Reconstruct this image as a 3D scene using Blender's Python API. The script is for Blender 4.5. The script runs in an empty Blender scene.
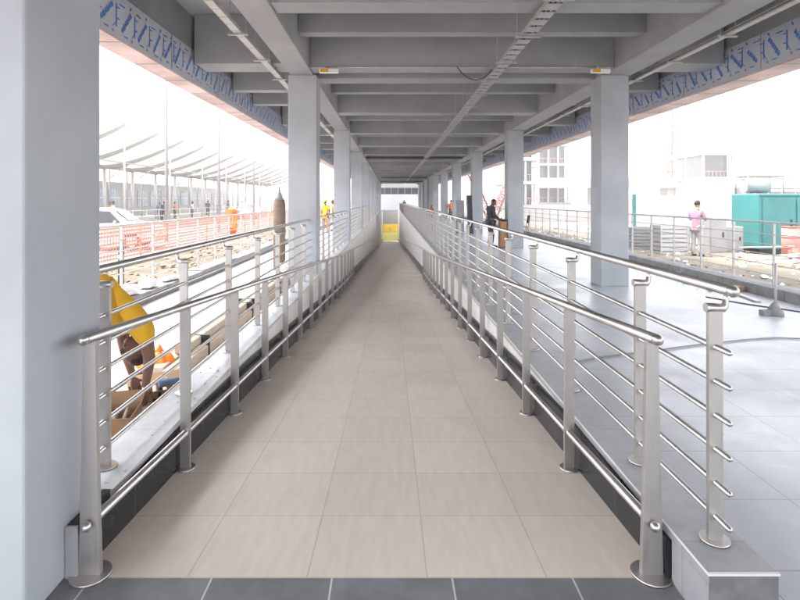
import bpy, bmesh, math, random
from mathutils import Vector, Matrix
random.seed(7)
S = bpy.context.scene
COL = S.collection
H = 1.73                                  # eye height

# ------------------------------------------------------------------ materials
def _new(name):
    m = bpy.data.materials.new(name); m.use_nodes = True
    nt = m.node_tree; b = nt.nodes['Principled BSDF']
    return m, nt, b

def mat(name, col, rough=0.6, metal=0.0, var=0.12, scale=3.0, bump=0.0, bscale=40, detail=5, spec=0.5, coat=0, streak=None, var2=0.0, scale2=0.5):
    m, nt, b = _new(name)
    N, L = nt.nodes, nt.links
    tc = N.new('ShaderNodeNewGeometry')
    mp = N.new('ShaderNodeMapping')
    if streak: mp.inputs['Scale'].default_value = streak
    L.new(tc.outputs['Position'], mp.inputs['Vector'])
    nz = N.new('ShaderNodeTexNoise'); nz.inputs['Scale'].default_value = scale; nz.inputs['Detail'].default_value = detail
    nz.inputs['Roughness'].default_value = 0.6
    L.new(mp.outputs[0], nz.inputs['Vector'])
    r = N.new('ShaderNodeMapRange')
    r.inputs['From Min'].default_value = 0.3; r.inputs['From Max'].default_value = 0.7
    r.inputs['To Min'].default_value = 1 - var; r.inputs['To Max'].default_value = 1 + var
    L.new(nz.outputs['Fac'], r.inputs['Value'])
    sc = N.new('ShaderNodeVectorMath'); sc.operation = 'SCALE'
    sc.inputs[0].default_value = col
    out = r.outputs[0]
    if var2:
        n2 = N.new('ShaderNodeTexNoise'); n2.inputs['Scale'].default_value = scale2; n2.inputs['Detail'].default_value = 3
        L.new(tc.outputs['Position'], n2.inputs['Vector'])
        r2 = N.new('ShaderNodeMapRange')
        r2.inputs['From Min'].default_value = 0.35; r2.inputs['From Max'].default_value = 0.65
        r2.inputs['To Min'].default_value = 1 - var2; r2.inputs['To Max'].default_value = 1 + var2
        L.new(n2.outputs['Fac'], r2.inputs['Value'])
        mu = N.new('ShaderNodeMath'); mu.operation = 'MULTIPLY'
        L.new(r.outputs[0], mu.inputs[0]); L.new(r2.outputs[0], mu.inputs[1]); out = mu.outputs[0]
    L.new(out, sc.inputs['Scale'])
    L.new(sc.outputs[0], b.inputs['Base Color'])
    b.inputs['Roughness'].default_value = rough
    b.inputs['Metallic'].default_value = metal
    b.inputs['Specular IOR Level'].default_value = spec
    if rough < 0.6:
        rr = N.new('ShaderNodeMapRange')
        rr.inputs['From Min'].default_value = 0.3; rr.inputs['From Max'].default_value = 0.7
        rr.inputs['To Min'].default_value = rough * 0.8; rr.inputs['To Max'].default_value = min(1, rough * 1.3)
        L.new(nz.outputs['Fac'], rr.inputs['Value']); L.new(rr.outputs[0], b.inputs['Roughness'])
    if bump:
        nb = N.new('ShaderNodeTexNoise'); nb.inputs['Scale'].default_value = bscale; nb.inputs['Detail'].default_value = 6
        L.new(mp.outputs[0], nb.inputs['Vector'])
        bp = N.new('ShaderNodeBump'); bp.inputs['Strength'].default_value = bump; bp.inputs['Distance'].default_value = 0.02
        L.new(nb.outputs['Fac'], bp.inputs['Height']); L.new(bp.outputs[0], b.inputs['Normal'])
    return m

def tile(name, c1, c2, joint, w, h, ox, oy, axes='xy', mortar=0.004, rough=0.4, var=0.10, scale=5, dust=0.0, dustcol=(0.5,0.48,0.45), stretch=(1,1,1), offset=0.0):
    """rectangular tiles with joints; axes tells which two world axes carry the pattern"""
    m, nt, b = _new(name); N, L = nt.nodes, nt.links
    g = N.new('ShaderNodeNewGeometry'); sp = N.new('ShaderNodeSeparateXYZ'); L.new(g.outputs['Position'], sp.inputs[0])
    cb = N.new('ShaderNodeCombineXYZ')
    for i, a in enumerate(axes):
        ad = N.new('ShaderNodeMath'); ad.operation = 'ADD'; ad.inputs[1].default_value = -(ox, oy)[i] + 60 * (w, h)[i]
        L.new(sp.outputs['XYZ'.index(a.upper())], ad.inputs[0]); L.new(ad.outputs[0], cb.inputs[i])
    br = N.new('ShaderNodeTexBrick'); br.offset = offset; br.squash = 1.0
    br.inputs['Scale'].default_value = 1.0; br.inputs['Mortar Size'].default_value = mortar
    br.inputs['Mortar Smooth'].default_value = 0.1; br.inputs['Bias'].default_value = 0
    br.inputs['Brick Width'].default_value = w; br.inputs['Row Height'].default_value = h
    br.inputs['Color1'].default_value = (*c1, 1); br.inputs['Color2'].default_value = (*c2, 1); br.inputs['Mortar'].default_value = (*joint, 1)
    L.new(cb.outputs[0], br.inputs['Vector'])
    mp = N.new('ShaderNodeMapping'); mp.inputs['Scale'].default_value = stretch; L.new(g.outputs['Position'], mp.inputs['Vector'])
    nz = N.new('ShaderNodeTexNoise'); nz.inputs['Scale'].default_value = scale; nz.inputs['Detail'].default_value = 7; nz.inputs['Roughness'].default_value = 0.65
    L.new(mp.outputs[0], nz.inputs['Vector'])
    r = N.new('ShaderNodeMapRange'); r.inputs['From Min'].default_value = 0.3; r.inputs['From Max'].default_value = 0.7
    r.inputs['To Min'].default_value = 1 - var; r.inputs['To Max'].default_value = 1 + var; L.new(nz.outputs['Fac'], r.inputs['Value'])
    sc = N.new('ShaderNodeVectorMath'); sc.operation = 'SCALE'; L.new(br.outputs['Color'], sc.inputs[0]); L.new(r.outputs[0], sc.inputs['Scale'])
    last = sc.outputs[0]
    n2 = N.new('ShaderNodeTexNoise'); n2.inputs['Scale'].default_value = 0.9; n2.inputs['Detail'].default_value = 6; n2.inputs['Roughness'].default_value = 0.7
    L.new(g.outputs['Position'], n2.inputs['Vector'])
    r2 = N.new('ShaderNodeMapRange'); r2.inputs['From Min'].default_value = 0.42; r2.inputs['From Max'].default_value = 0.72
    r2.inputs['To Max'].default_value = dust; L.new(n2.outputs['Fac'], r2.inputs['Value'])
    if dust:
        mx = N.new('ShaderNodeMix'); mx.data_type = 'RGBA'; L.new(r2.outputs[0], mx.inputs[0]); L.new(last, mx.inputs[6]); mx.inputs[7].default_value = (*dustcol, 1)
        last = mx.outputs[2]
    L.new(last, b.inputs['Base Color'])
    rr = N.new('ShaderNodeMapRange'); rr.inputs['To Min'].default_value = rough * 0.75; rr.inputs['To Max'].default_value = min(1, rough * 1.35)
    rr.inputs['From Min'].default_value = 0.35; rr.inputs['From Max'].default_value = 0.65
    L.new(n2.outputs['Fac'], rr.inputs['Value']); L.new(rr.outputs[0], b.inputs['Roughness'])
    bp = N.new('ShaderNodeBump'); bp.inputs['Strength'].default_value = 0.35; bp.inputs['Distance'].default_value = 0.003; bp.invert = True
    L.new(br.outputs['Fac'], bp.inputs['Height']); L.new(bp.outputs[0], b.inputs['Normal'])
    return m

M = {}
M['ramp'] = tile('ramp_tile', (.76,.665,.575), (.69,.60,.515), (.53,.465,.40), .55, .55, -.935, 2.475, 'xy', .0035, .42, .07, 3.2, .18, (.62,.55,.475), (7, 1.2, 1))
M['dark'] = tile('dark_tile', (.20,.205,.215), (.175,.18,.19), (.55,.55,.55), .55, .55, -.82, 2.475, 'xy', .0045, .4, .22, 5, .35, (.16,.165,.175))
M['plat'] = tile('platform_tile', (.47,.48,.515), (.445,.455,.49), (.22,.225,.24), .6, .6, 1.70, 2.52, 'xy', .004, .36, .10, 2.2, .55, (.53,.53,.545))
M['wallt'] = tile('ramp_wall_tile', (.74,.71,.68), (.70,.67,.64), (.36,.34,.32), .55, .6, 0, 0, 'yz', .003, .4, .06, 3)
M['skirt'] = tile('skirting_tile', (.016,.018,.021), (.022,.024,.028), (.06,.06,.065), .55, 60, 2.475, -30, 'yz', .004, .22, .25, 6, .2, (.06,.06,.065))
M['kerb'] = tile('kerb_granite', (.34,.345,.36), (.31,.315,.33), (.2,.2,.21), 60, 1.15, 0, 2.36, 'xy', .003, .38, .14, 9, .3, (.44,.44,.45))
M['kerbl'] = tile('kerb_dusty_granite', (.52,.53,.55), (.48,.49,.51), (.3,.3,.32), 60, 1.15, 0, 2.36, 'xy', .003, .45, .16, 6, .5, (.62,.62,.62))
M['conc'] = mat('painted_concrete', (.40,.42,.45), .75, var=.05, scale=2.2, bump=.07, bscale=16, streak=(1.0,1.0,.6), var2=.09, scale2=1.1)
M['beam'] = mat('beam_paint', (.315,.318,.32), .8, var=.06, scale=2, bump=.12, bscale=14, var2=.08, scale2=.6)
M['skirt'].node_tree.nodes['Principled BSDF'].inputs['Specular IOR Level'].default_value = .22
M['frontt'] = mat('dark_kerb_tile', (.17,.165,.17), .5, var=.25, scale=9)
M['trim'] = mat('pale_edge', (.72,.71,.7), .5, var=.06)
M['steel'] = mat('brushed_steel', (.60,.57,.55), .34, 1.0, var=.04, scale=2.5)
M['steeld'] = mat('post_steel', (.49,.465,.45), .44, .9, var=.05, scale=6, streak=(12,12,.6))
M['steelw'] = mat('pale_rail_paint', (.50,.49,.48), .45, .2, var=.06)
M['galv'] = mat('galvanised_tray', (.46,.45,.43), .5, .5, var=.15, scale=8)
M['rough_conc'] = mat('raw_concrete', (.25,.25,.25), .9, var=.3, scale=5, bump=.6, bscale=14)
M['sand'] = mat('sand', (.22,.185,.14), .95, var=.3, scale=1.2, bump=.8, bscale=5, var2=.2, scale2=.3)
M['soil'] = mat('brown_soil', (.125,.098,.068), .95, var=.4, scale=2.2, bump=.9, bscale=6, var2=.3, scale2=.6)
M['stone'] = mat('pale_rubble', (.21,.18,.15), .95, var=.4, scale=3)
M['poleg'] = mat('grey_lamp_pole', (.24,.245,.26), .5, .3, var=.08)
M['ground'] = mat('dry_ground', (.29,.26,.235), .95, var=.18, scale=.8, bump=.3, bscale=4, var2=.12, scale2=.1)
M['road'] = mat('road', (.34,.26,.25), .9, var=.1, scale=1.5)
M['film'] = mat('film_grey', (.47,.50,.56), .42, var=.06, scale=3)
M['filmb'] = mat('film_blue_ink', (.07,.19,.52), .5, var=.15, scale=9)
M['filmr'] = mat('film_red_ink', (.42,.22,.22), .5, var=.15, scale=9)
M['soffit'] = mat('pinkish_soffit_film', (.66,.52,.49), .6, var=.22, scale=1.4, var2=.15, scale2=.8)
M['white'] = mat('white_paint', (.8,.8,.79), .55, var=.04)
M['whiteo'] = mat('weathered_white', (.50,.50,.50), .5, var=.08)
M['black'] = mat('black_paint', (.02,.02,.022), .5, var=.2)
M['rubber'] = mat('black_rubber', (.025,.025,.025), .7)
M['glassd'] = mat('dark_window', (.05,.05,.055), .15, var=.4, scale=.7)
M['glassb'] = mat('bluish_window', (.22,.27,.36), .15, var=.3, scale=.6)
M['card'] = mat('cardboard', (.33,.20,.115), .9, var=.1, scale=6)
M['cream'] = mat('cream_wrap', (.50,.41,.32), .7, var=.14, scale=4, streak=(4,1,4))
M['sheet'] = mat('cream_board', (.52,.44,.36), .75, var=.07, scale=2)
M['orange'] = mat('orange_plastic', (.85,.22,.02), .45, var=.12, scale=10)
M['yellow'] = mat('yellow_cloth', (.66,.36,.012), .85, var=.08, scale=8, bump=.3, bscale=16)
M['yellowt'] = mat('yellow_tarp', (.85,.62,.02), .6, var=.18, scale=1.2)
M['ygreen'] = mat('yellow_green_sheet', (.75,.78,.28), .6, var=.1, scale=1.5)
M['red'] = mat('red_paint', (.62,.08,.05), .5, var=.12)
M['pinkred'] = mat('pale_red_paint', (.50,.22,.19), .6, var=.08)
M['mesh_o'] = mat('orange_mesh', (.74,.40,.32), .7, var=.12, scale=6)
M['teal'] = mat('teal_paint', (.04,.20,.20), .45, var=.07, scale=4, var2=.08, scale2=1)
M['teald'] = mat('teal_shadow_gap', (.006,.10,.085), .6)
M['brown'] = mat('brown_wrap', (.20,.14,.10), .8, var=.2, scale=4, streak=(1,1,3), bump=.4, bscale=20)
M['greyg'] = mat('grey_cap', (.30,.29,.28), .7)
M['wood'] = mat('orange_brown_wood', (.36,.17,.07), .6, var=.2, scale=3, streak=(6,6,.6))
M['jeans'] = mat('blue_denim', (.12,.20,.33), .9, var=.15, scale=12)
M['navy'] = mat('navy_cloth', (.03,.035,.05), .9)
M['pink'] = mat('pink_cloth', (.45,.27,.36), .85)
M['hivis'] = mat('hi_vis_yellow', (.85,.62,.02), .8)
M['hivo'] = mat('hi_vis_orange', (.85,.20,.06), .8)
M['skinb'] = mat('brown_skin', (.17,.085,.055), .55, var=.06)
M['skinl'] = mat('light_brown_skin', (.42,.26,.19), .55, var=.06)
M['hair'] = mat('black_hair', (.015,.012,.012), .6)
M['roofw'] = mat('white_membrane', (.70,.69,.66), .6, var=.05, scale=.5)
_m, _nt, _b = _new('white_membrane_fabric'); _b.inputs['Base Color'].default_value=(.82,.81,.78,1); _b.inputs['Roughness'].default_value=.6
_t = _nt.nodes.new('ShaderNodeBsdfTranslucent'); _t.inputs[0].default_value=(.85,.84,.8,1); _x = _nt.nodes.new('ShaderNodeMixShader'); _x.inputs[0].default_value=.34
_nt.links.new(_b.outputs[0],_x.inputs[1]); _nt.links.new(_t.outputs[0],_x.inputs[2]); _nt.links.new(_x.outputs[0],_nt.nodes['Material Output'].inputs[0])
M['roofw'] = _m
M['rib'] = mat('rib_grey', (.36,.36,.35), .6, var=.05)
M['bconc'] = mat('pale_building', (.42,.40,.39), .85, var=.08, scale=.4)
M['cable'] = mat('black_cable', (.05,.05,.055), .6)
M['cableg'] = mat('grey_cable', (.25,.25,.25), .6)
M['leaf'] = mat('dry_weeds', (.14,.15,.06), .9, var=.3)
M['boxg'] = mat('grey_metal_box', (.33,.33,.335), .5, .1, var=.08)

# ------------------------------------------------------------------ mesh helper
class MB:
    def __init__(s): s.bm = bmesh.new()
    def _add(s, vs, fs, M4=None):
        V = [s.bm.verts.new(M4 @ Vector(v) if M4 else Vector(v)) for v in vs]
        for f in fs:
            try: s.bm.faces.new([V[i] for i in f])
            except ValueError: pass
        return V
    def box(s, x0, x1, y0, y1, z0, z1, M4=None):
        v = [(x0,y0,z0),(x1,y0,z0),(x1,y1,z0),(x0,y1,z0),(x0,y0,z1),(x1,y0,z1),(x1,y1,z1),(x0,y1,z1)]
        s._add(v, [(0,3,2,1),(4,5,6,7),(0,1,5,4),(1,2,6,5),(2,3,7,6),(3,0,4,7)], M4); return s
    def hexa(s, v):     # 8 verts: bottom ring then top ring
        s._add(v, [(0,3,2,1),(4,5,6,7),(0,1,5,4),(1,2,6,5),(2,3,7,6),(3,0,4,7)]); return s
    def quad(s, *v): s._add(v, [tuple(range(len(v)))]); return s
    def prism(s, poly, axis, a, b):   # extrude 2-D polygon along axis ('x','y','z')
        def P(p, t):
            return {'x':(t,p[0],p[1]),'y':(p[0],t,p[1]),'z':(p[0],p[1],t)}[axis]
        n = len(poly)
        v = [P(p,a) for p in poly]+[P(p,b) for p in poly]
        s._add(v, [tuple(range(n))[::-1], tuple(range(n,2*n))]+[(i,(i+1)%n,n+(i+1)%n,n+i) for i in range(n)]); return s
    def tube(s, pts, r, n=8, cap=True):
        pts = [Vector(p) for p in pts]; rs = r if isinstance(r,(list,tuple)) else [r]*len(pts)
        rings = []; prev = None
        for i,p in enumerate(pts):
            if i == 0: d = pts[1]-p
            elif i == len(pts)-1: d = p-pts[i-1]
            else: d = (pts[i+1]-p).normalized()+(p-pts[i-1]).normalized()
            d.normalize()
            if prev is None:
                up = Vector((0,0,1)) if abs(d.z) < .9 else Vector((1,0,0))
                a = d.cross(up).normalized()
            else:
                a = (prev - d*prev.dot(d)).normalized()
            prev = a; b = d.cross(a)
            rings.append([s.bm.verts.new(p+(a*math.cos(2*math.pi*k/n)+b*math.sin(2*math.pi*k/n))*rs[i]) for k in range(n)])
        for i in range(len(rings)-1):
            for k in range(n):
                f = s.bm.faces.new((rings[i][k],rings[i][(k+1)%n],rings[i+1][(k+1)%n],rings[i+1][k])); f.smooth = True
        if cap:
            s.bm.faces.new(rings[0][::-1]); s.bm.faces.new(rings[-1])
        return s
    def ball(s, c, r, sub=2, sc=(1,1,1), rot=None):
        m = Matrix.Translation(Vector(c))
        if rot: m = m @ rot
        m = m @ Matrix.Diagonal((r*sc[0], r*sc[1], r*sc[2], 1))
        res = bmesh.ops.create_icosphere(s.bm, subdivisions=sub, radius=1, matrix=m)
        for v in res['verts']:
            for f in v.link_faces: f.smooth = True
        return s
    def cyl(s, c, r, z0, z1, n=16, r2=None):
        return s.tube([(c[0],c[1],z0),(c[0],c[1],z1)], [r, r if r2 is None else r2], n)
    def merge(s, other, mi):
        base = {}
        for v in other.bm.verts: base[v] = s.bm.verts.new(v.co)
        for f in other.bm.faces:
            nf = s.bm.faces.new([base[v] for v in f.verts]); nf.material_index = mi; nf.smooth = f.smooth
        other.bm.free(); return s
    def build(s, name, m, parent=None, bevel=0, local=False):
        bmesh.ops.recalc_face_normals(s.bm, faces=s.bm.faces)
        if parent is not None and not local:
            off = wloc(parent)
            bmesh.ops.translate(s.bm, verts=s.bm.verts, vec=-off)
        me = bpy.data.meshes.new(name); s.bm.to_mesh(me); s.bm.free()
        for q in (m if isinstance(m,(list,tuple)) else [m]): me.materials.append(M[q])
        o = bpy.data.objects.new(name, me); COL.objects.link(o)
        if parent is not None: o.parent = parent
        if bevel:
            b = o.modifiers.new('bevel','BEVEL'); b.width = bevel; b.segments = 2; b.limit_method = 'ANGLE'
        return o

def wloc(o):
    v = Vector((0,0,0))
    while o is not None: v += o.location; o = o.parent
    return v
def tag(o, label=None, cat=None, group=None, kind=None):
    if label: o['label'] = label
    if cat: o['category'] = cat
    if group: o['group'] = group
    if kind: o['kind'] = kind
    return o
def empty(name, loc, label=None, cat=None, group=None, rz=0):
    o = bpy.data.objects.new(name, None); COL.objects.link(o); o.location = loc; o.rotation_euler = (0,0,rz); o.empty_display_size = .1
    return tag(o, label, cat, group)
def struct(o): o['kind'] = 'structure'; return o
def kids(o): return [c for c in list(COL.objects) if c.parent == o]
def copy_tree(o, parent=None):
    ks = kids(o)
    c = o.copy(); COL.objects.link(c); c.parent = parent
    for k in ks: copy_tree(k, c)
    return c
ORD = ['first','second','third','fourth','fifth','sixth','seventh','eighth','ninth','tenth','eleventh','twelfth','thirteenth','fourteenth','fifteenth','sixteenth']

# ------------------------------------------------------------------ ramp profile
Y0 = 2.475; YE = 95.0
XL, XR = -1.45, 1.275                     # ramp wall planes
def rz(y):
    if y <= Y0: return 0.0
    if y <= 16: return -.0715*(y-Y0)
    return -.0715*(16-Y0) - .0565*(y-16)
KT = .237                                 # kerb top
YN = -9.0                                 # near end of everything

# ground with a hole for platforms and ramp
g = MB()
X0, X1, YB, YF = -4.30, 6.95, YN, 98.0; R = 230
for (a,b,c,d) in ((-R,X0,-R,R),(X1,R,-R,R),(X0,X1,-R,YB),(X0,X1,YF,R)):
    g.quad((a,c,-.06),(b,c,-.06),(b,d,-.06),(a,d,-.06))
struct(g.build('ground','ground'))
# roads outside
g = MB(); g.quad((-16,-60,-.052),(-7.7,-60,-.052),(-7.7,160,-.052),(-16,160,-.052)); struct(g.build('road','road'))
# landing in dark tile, platform floors
g = MB(); g.box(-1.75, XR, YN, Y0, -.3, 0); struct(g.build('landing_floor','dark'))
g = MB(); g.box(1.55, X1, YN, YF, -.3, 0); g.box(XR, 1.55, YN, 2.36, -.3, 0); struct(g.build('platform_floor','plat'))
g = MB(); g.box(X0, -1.75, YN, YF, -.3, 0); struct(g.build('platform_floor','plat'))
# far deck
g = MB(); g.box(-1.75, 1.55, YE+.3, YF, -.3, 0); struct(g.build('platform_floor','plat'))
# ramp floor
g = MB()
ys = [Y0, 16, YE]
for a,b in zip(ys[:-1], ys[1:]):
    g.hexa([(XL-.2,a,rz(a)-.3),(XR+.2,a,rz(a)-.3),(XR+.2,b,rz(b)-.3),(XL-.2,b,rz(b)-.3),
            (XL-.2,a,rz(a)),(XR+.2,a,rz(a)),(XR+.2,b,rz(b)),(XL-.2,b,rz(b))])
struct(g.build('ramp_floor','ramp'))
# retaining walls under kerbs
for s,x0,x1 in (('l',-1.75,XL),('r',XR,1.55)):
    g = MB()
    a0 = Y0 if s=='l' else 2.44
    g.box(x0+.002, x1-.002, a0+.004, YE, -6, KT-.052)
    struct(g.build('ramp_wall','wallt'))
# kerb coping
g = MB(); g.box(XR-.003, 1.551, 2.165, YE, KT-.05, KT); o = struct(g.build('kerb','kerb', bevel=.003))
g = MB(); g.box(XR-.003, 1.551, 2.165, 2.44, -.02, KT-.0505); struct(g.build('kerb_end','kerb', bevel=.002))
g = MB(); g.box(XR+.001, 1.549, 2.157, 2.1645, .001, KT-.009); struct(g.build('kerb_front_tile','frontt', bevel=.001))
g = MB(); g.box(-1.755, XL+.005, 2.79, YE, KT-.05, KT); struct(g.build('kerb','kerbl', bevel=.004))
# pale metal edge trims
g = MB(); g.box(XR-.009, XR-.0035, 2.152, YE, KT-.007, KT+.002); g.box(XR-.003, 1.553, 2.152, 2.1645, KT-.007, KT+.002); struct(g.build('kerb_edge_trim','trim'))
g = MB(); g.box(XL+.005, XL+.010, 2.79, YE, KT-.006, KT+.002); struct(g.build('kerb_edge_trim','trim'))
# skirting following the ramp, clipped by the kerb
def skirt(x, sgn, ystart):
    g = MB(); n = 60; t = .018*sgn
    yy = [ystart + .05*i for i in range(0,30)] + [4.0+ (YE-4)*i/n for i in range(n+1)]
    yy = sorted(set([y for y in yy if y <= 3.95] + [v for v in yy if v >= 4.0] + [16.0]))
    for a,b in zip(yy[:-1], yy[1:]):
        ta, tb = min(KT-.053, rz(a)+.34), min(KT-.053, rz(b)+.34)
        g.hexa([(x,a,rz(a)),(x+t,a,rz(a)),(x+t,b,rz(b)),(x,b,rz(b)),(x,a,ta),(x+t,a,ta),(x+t,b,tb),(x,b,tb)])
    bmesh.ops.remove_doubles(g.bm, verts=g.bm.verts, dist=1e-5)
    return struct(g.build('skirting','skirt'))
skirt(XL, 1, Y0); skirt(XR, -1, 2.452)
g = MB(); g.box(-1.487, XL-.001, Y0+.0, 2.79, 0, KT); struct(g.build('skirting','skirt'))
g = MB(); g.box(-1.487, XL+.018, Y0-.012, Y0-.001, 0, KT+.002); struct(g.build('skirting_trim','kerb'))

# ------------------------------------------------------------------ the viaduct building
B = empty('railway_concourse', (0,0,0), 'pale grey concrete building with pillars, ceiling beams and film covered edges roofing the ramp', 'building')
YP = [2.2+8.6*k for k in range(-1,10)]
for k,y in enumerate(YP):
    g = MB(); g.box(-2.06,-1.49,y,y+.57,0,4.23); g.build('pillar','conc',B,bevel=.012)
    g = MB(); g.box(4.20,4.76,y,y+.57,0,4.23); g.build('pillar','conc',B,bevel=.012)
BE = 90.5
g = MB(); g.box(-2.01,-1.56,YN,BE,4.232,5.19); g.build('longitudinal_beam','beam',B,bevel=.01)
g = MB(); g.box(4.28,4.82,YN,BE,4.232,5.19); g.build('longitudinal_beam','beam',B,bevel=.01)
Ms = [(-7.5,.45),(-3.0,.45),(2.2,.45),(6.95,.4),(10.35,.45),(11.3,.5)] + [(15.75+4.8*k,.5) for k in range(15)]
Ss = [(-5.4,.26),(-.4,.26),(4.6,.26),(9.05,.26)] + [(14.1+4.8*k,.26) for k in range(15)]
spans = ((-3.66,-2.012),(-1.558,4.278),(4.822,6.2))
def tbeam(y,w,z0,outer=False):
    for a,b in ((spans[0],spans[2]) if outer else (spans[1],)):
        g = MB(); g.box(a,b,y,y+w,z0,5.187); g.build('cross_beam','beam',B,bevel=.008)
for y,w in Ms: tbeam(y,w,4.27)
for y,w in Ss: tbeam(y,w,4.54)
for y,w in [(-6.4,.6),(1.8,.65),(10.05,.68),(12.5,.3),(14.3,.3)]+[(18.2+2.9*k,.4 if k%3==0 else .28) for k in range(23)]: tbeam(y,w,4.27,True)
g = MB(); g.box(-4.3,6.85,YN,BE,5.19,5.45); g.build('roof_slab','beam',B)
for sx,xf,xo in ((-1,-3.70,-4.10),(1,6.24,6.78)):
    g = MB(); a,b = sorted((xf+sx*.03, xo)); g.box(a,b,YN,BE,3.96,5.188); g.build('edge_beam','beam',B)
    g = MB(); a,b = sorted((xf, xf+sx*.028)); g.box(a,b,YN,BE,3.93,4.53); gf = g
    # printed film: repeated slanted words, small bars and dots
    gb = MB(); gr = MB(); x = xf - sx*.004
    y = 1.0; k = 0
    def st(gm, y, z, ln, w, ang, x=x):
        dy, dz = math.cos(ang)*ln/2, math.sin(ang)*ln/2; py, pz = -math.sin(ang)*w/2, math.cos(ang)*w/2
        gm.quad((x,y-dy-py,z-dz-pz),(x,y+dy-py,z+dz-pz),(x,y+dy+py,z+dz+pz),(x,y-dy+py,z-dz+pz))
    while y < 60:
        z = 4.22 + random.uniform(-.03,.03)
        a = math.radians(random.choice((44,50,54)))
        # a slanted word of five thick letters
        for j in range(random.choice((5,6,6))):
            u = (j-2.5)*.07; cy, cz = y+math.cos(a)*u, z+math.sin(a)*u
            st(gb, cy, cz, .062, .048 + .016*(j%2), a)
            st(gb, cy-.02, cz+.03, .05, .012, a+math.pi/2 if j%2 else a)
        st(gb, y+.24, z+.02, .32, .032, math.pi/2); st(gb, y+.29, z+.13, .09, .02, 0); st(gb, y+.29, z-.02, .07, .02, 0)
        st(gb, y+.21, z-.10, .16, .014, a)
        st(gb, y-.13, z+.20, .15, .02, 0); st(gb, y-.02, z-.20, .12, .02, 0); st(gb, y+.12, z+.24, .06, .03, a)
        st(gr, y+.15, z-.21, .05, .04, 0); (k%2==0) and st(gr, y+.34, z+.22, .05, .035, 0)
        y += random.uniform(.40,.56); k += 1
    # panel joints
    g = MB()
    yy = 1.9
    while yy < 70:
        a,b = sorted((xf-sx*.006, xf-sx*.001)); g.box(a,b,yy,yy+.012,3.931,4.529); yy += 2.4
    gf.merge(gb,1); gf.merge(gr,2); gf.merge(g,3); gf.build('fascia_panel',['film','filmb','filmr','greyg'],B)
    g = MB(); a,b = sorted((xf+sx*.002, xo-0*sx)); g.box(a,b,YN,BE,3.90,3.9285)
    gs = g; g = MB()
    yy = 2.6
    while yy < 70:
        g.box(a+.003,b-.003,yy,yy+.015,3.894,3.8985); yy += 1.2
    gs.merge(g,1); gs.build('soffit_strip',['soffit','greyg'],B)
# end wall, infill wall on the right, wall above the deep end of the ramp
g = MB(); g.box(-3.68,6.22,96.0,96.3,0,2.74); g.build('end_wall','whiteo',B)
g = MB(); g.box(-3.68,6.22,96.0,96.3,3.9,5.187); g.build('end_wall','beam',B)
g = MB(); g.box(-3.68,6.22,96.1,96.25,2.741,3.899); w = g.build('window_band','glassd',B)
g = MB()
for i in range(9): g.box(-3.6+i*1.2,-3.52+i*1.2,96.02,96.098,2.742,3.898)
g.build('mullion','boxg',w)
g = MB(); g.box(4.35,4.6,54.4,87,0,4.231); g.build('infill_wall','conc',B)
g = MB(); g.box(XL-.3,XR+.3,YE+.0,YE+.3,-6,0); struct(g.build('ramp_end_wall','boxg'))
struct(g) if False else None

# ------------------------------------------------------------------ railings
def disc(x,y,z,r,t=.012):
    return MB().cyl((x,y),r,z,z+t,20)
def low_railing(X, yend, label, side):
    T = empty('handrail', (X,2.49,0), label, 'handrail', 'steel handrails along the ramp')
    hr = 1.10; ym = 20.0; wall = XR if side > 0 else XL
    yb = 2.43
    pts = [(X,yb,rz(yb)+hr),(X,9,rz(9)+hr),(X,16,rz(16)+hr),(X,yend,rz(yend)+hr)]
    g = MB().tube(pts,.0245,12); g.ball((X,yb,hr),.0265,2); g.build('top_rail','steel',T)
    pts = [(X,2.475,.245),(X,16,rz(16)+.245),(X,ym,rz(ym)+.245)]
    g = MB().tube(pts,.0225,10); g.ball((X,2.452,.245),.024,2); g.build('kick_rail','steel',T)
    y = 2.49; i = 0
    while y < ym:
        b = rz(y)
        g = MB()
        if i == 0:
            zs = [(0.0,.100),(.22,.088),(.6,.070),(hr-.02,.056)]
            for (za,wa),(zb,wb) in zip(zs[:-1],zs[1:]):
                g.hexa([(X-wa/2,y-.015,za),(X+wa/2,y-.015,za),(X+wa/2,y+.015,za),(X-wa/2,y+.015,za),
                        (X-wb/2,y-.015,zb),(X+wb/2,y-.015,zb),(X+wb/2,y+.015,zb),(X-wb/2,y+.015,zb)])
            bmesh.ops.remove_doubles(g.bm, verts=g.bm.verts, dist=1e-5)
        else:
            g.box(X-.034,X+.034,y-.011,y+.011,b,b+hr-.018)
        p = g.build('post','steeld',T,bevel=.002 if i<8 else 0)
        disc(X,y,b+.001,.09 if i==0 else .062,.012 if i == 0 else .014).build('base_plate','steel',p)
        y += 1.15; i += 1
    while y < yend:
        z = rz(y)+hr
        MB().tube([(X,y,z-.03),(X+.02*side,y,z-.06),(wall,y,z-.06)],.011,6).build('wall_bracket','steel',T)
        y += 2.3
    return T
low_railing(1.20, 44.0, 'lower brushed steel handrail with kick rail on the right side of the ramp floor', 1)
low_railing(-1.385, 75.0, 'lower brushed steel handrail with kick rail on the left side of the ramp floor', -1)

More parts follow.
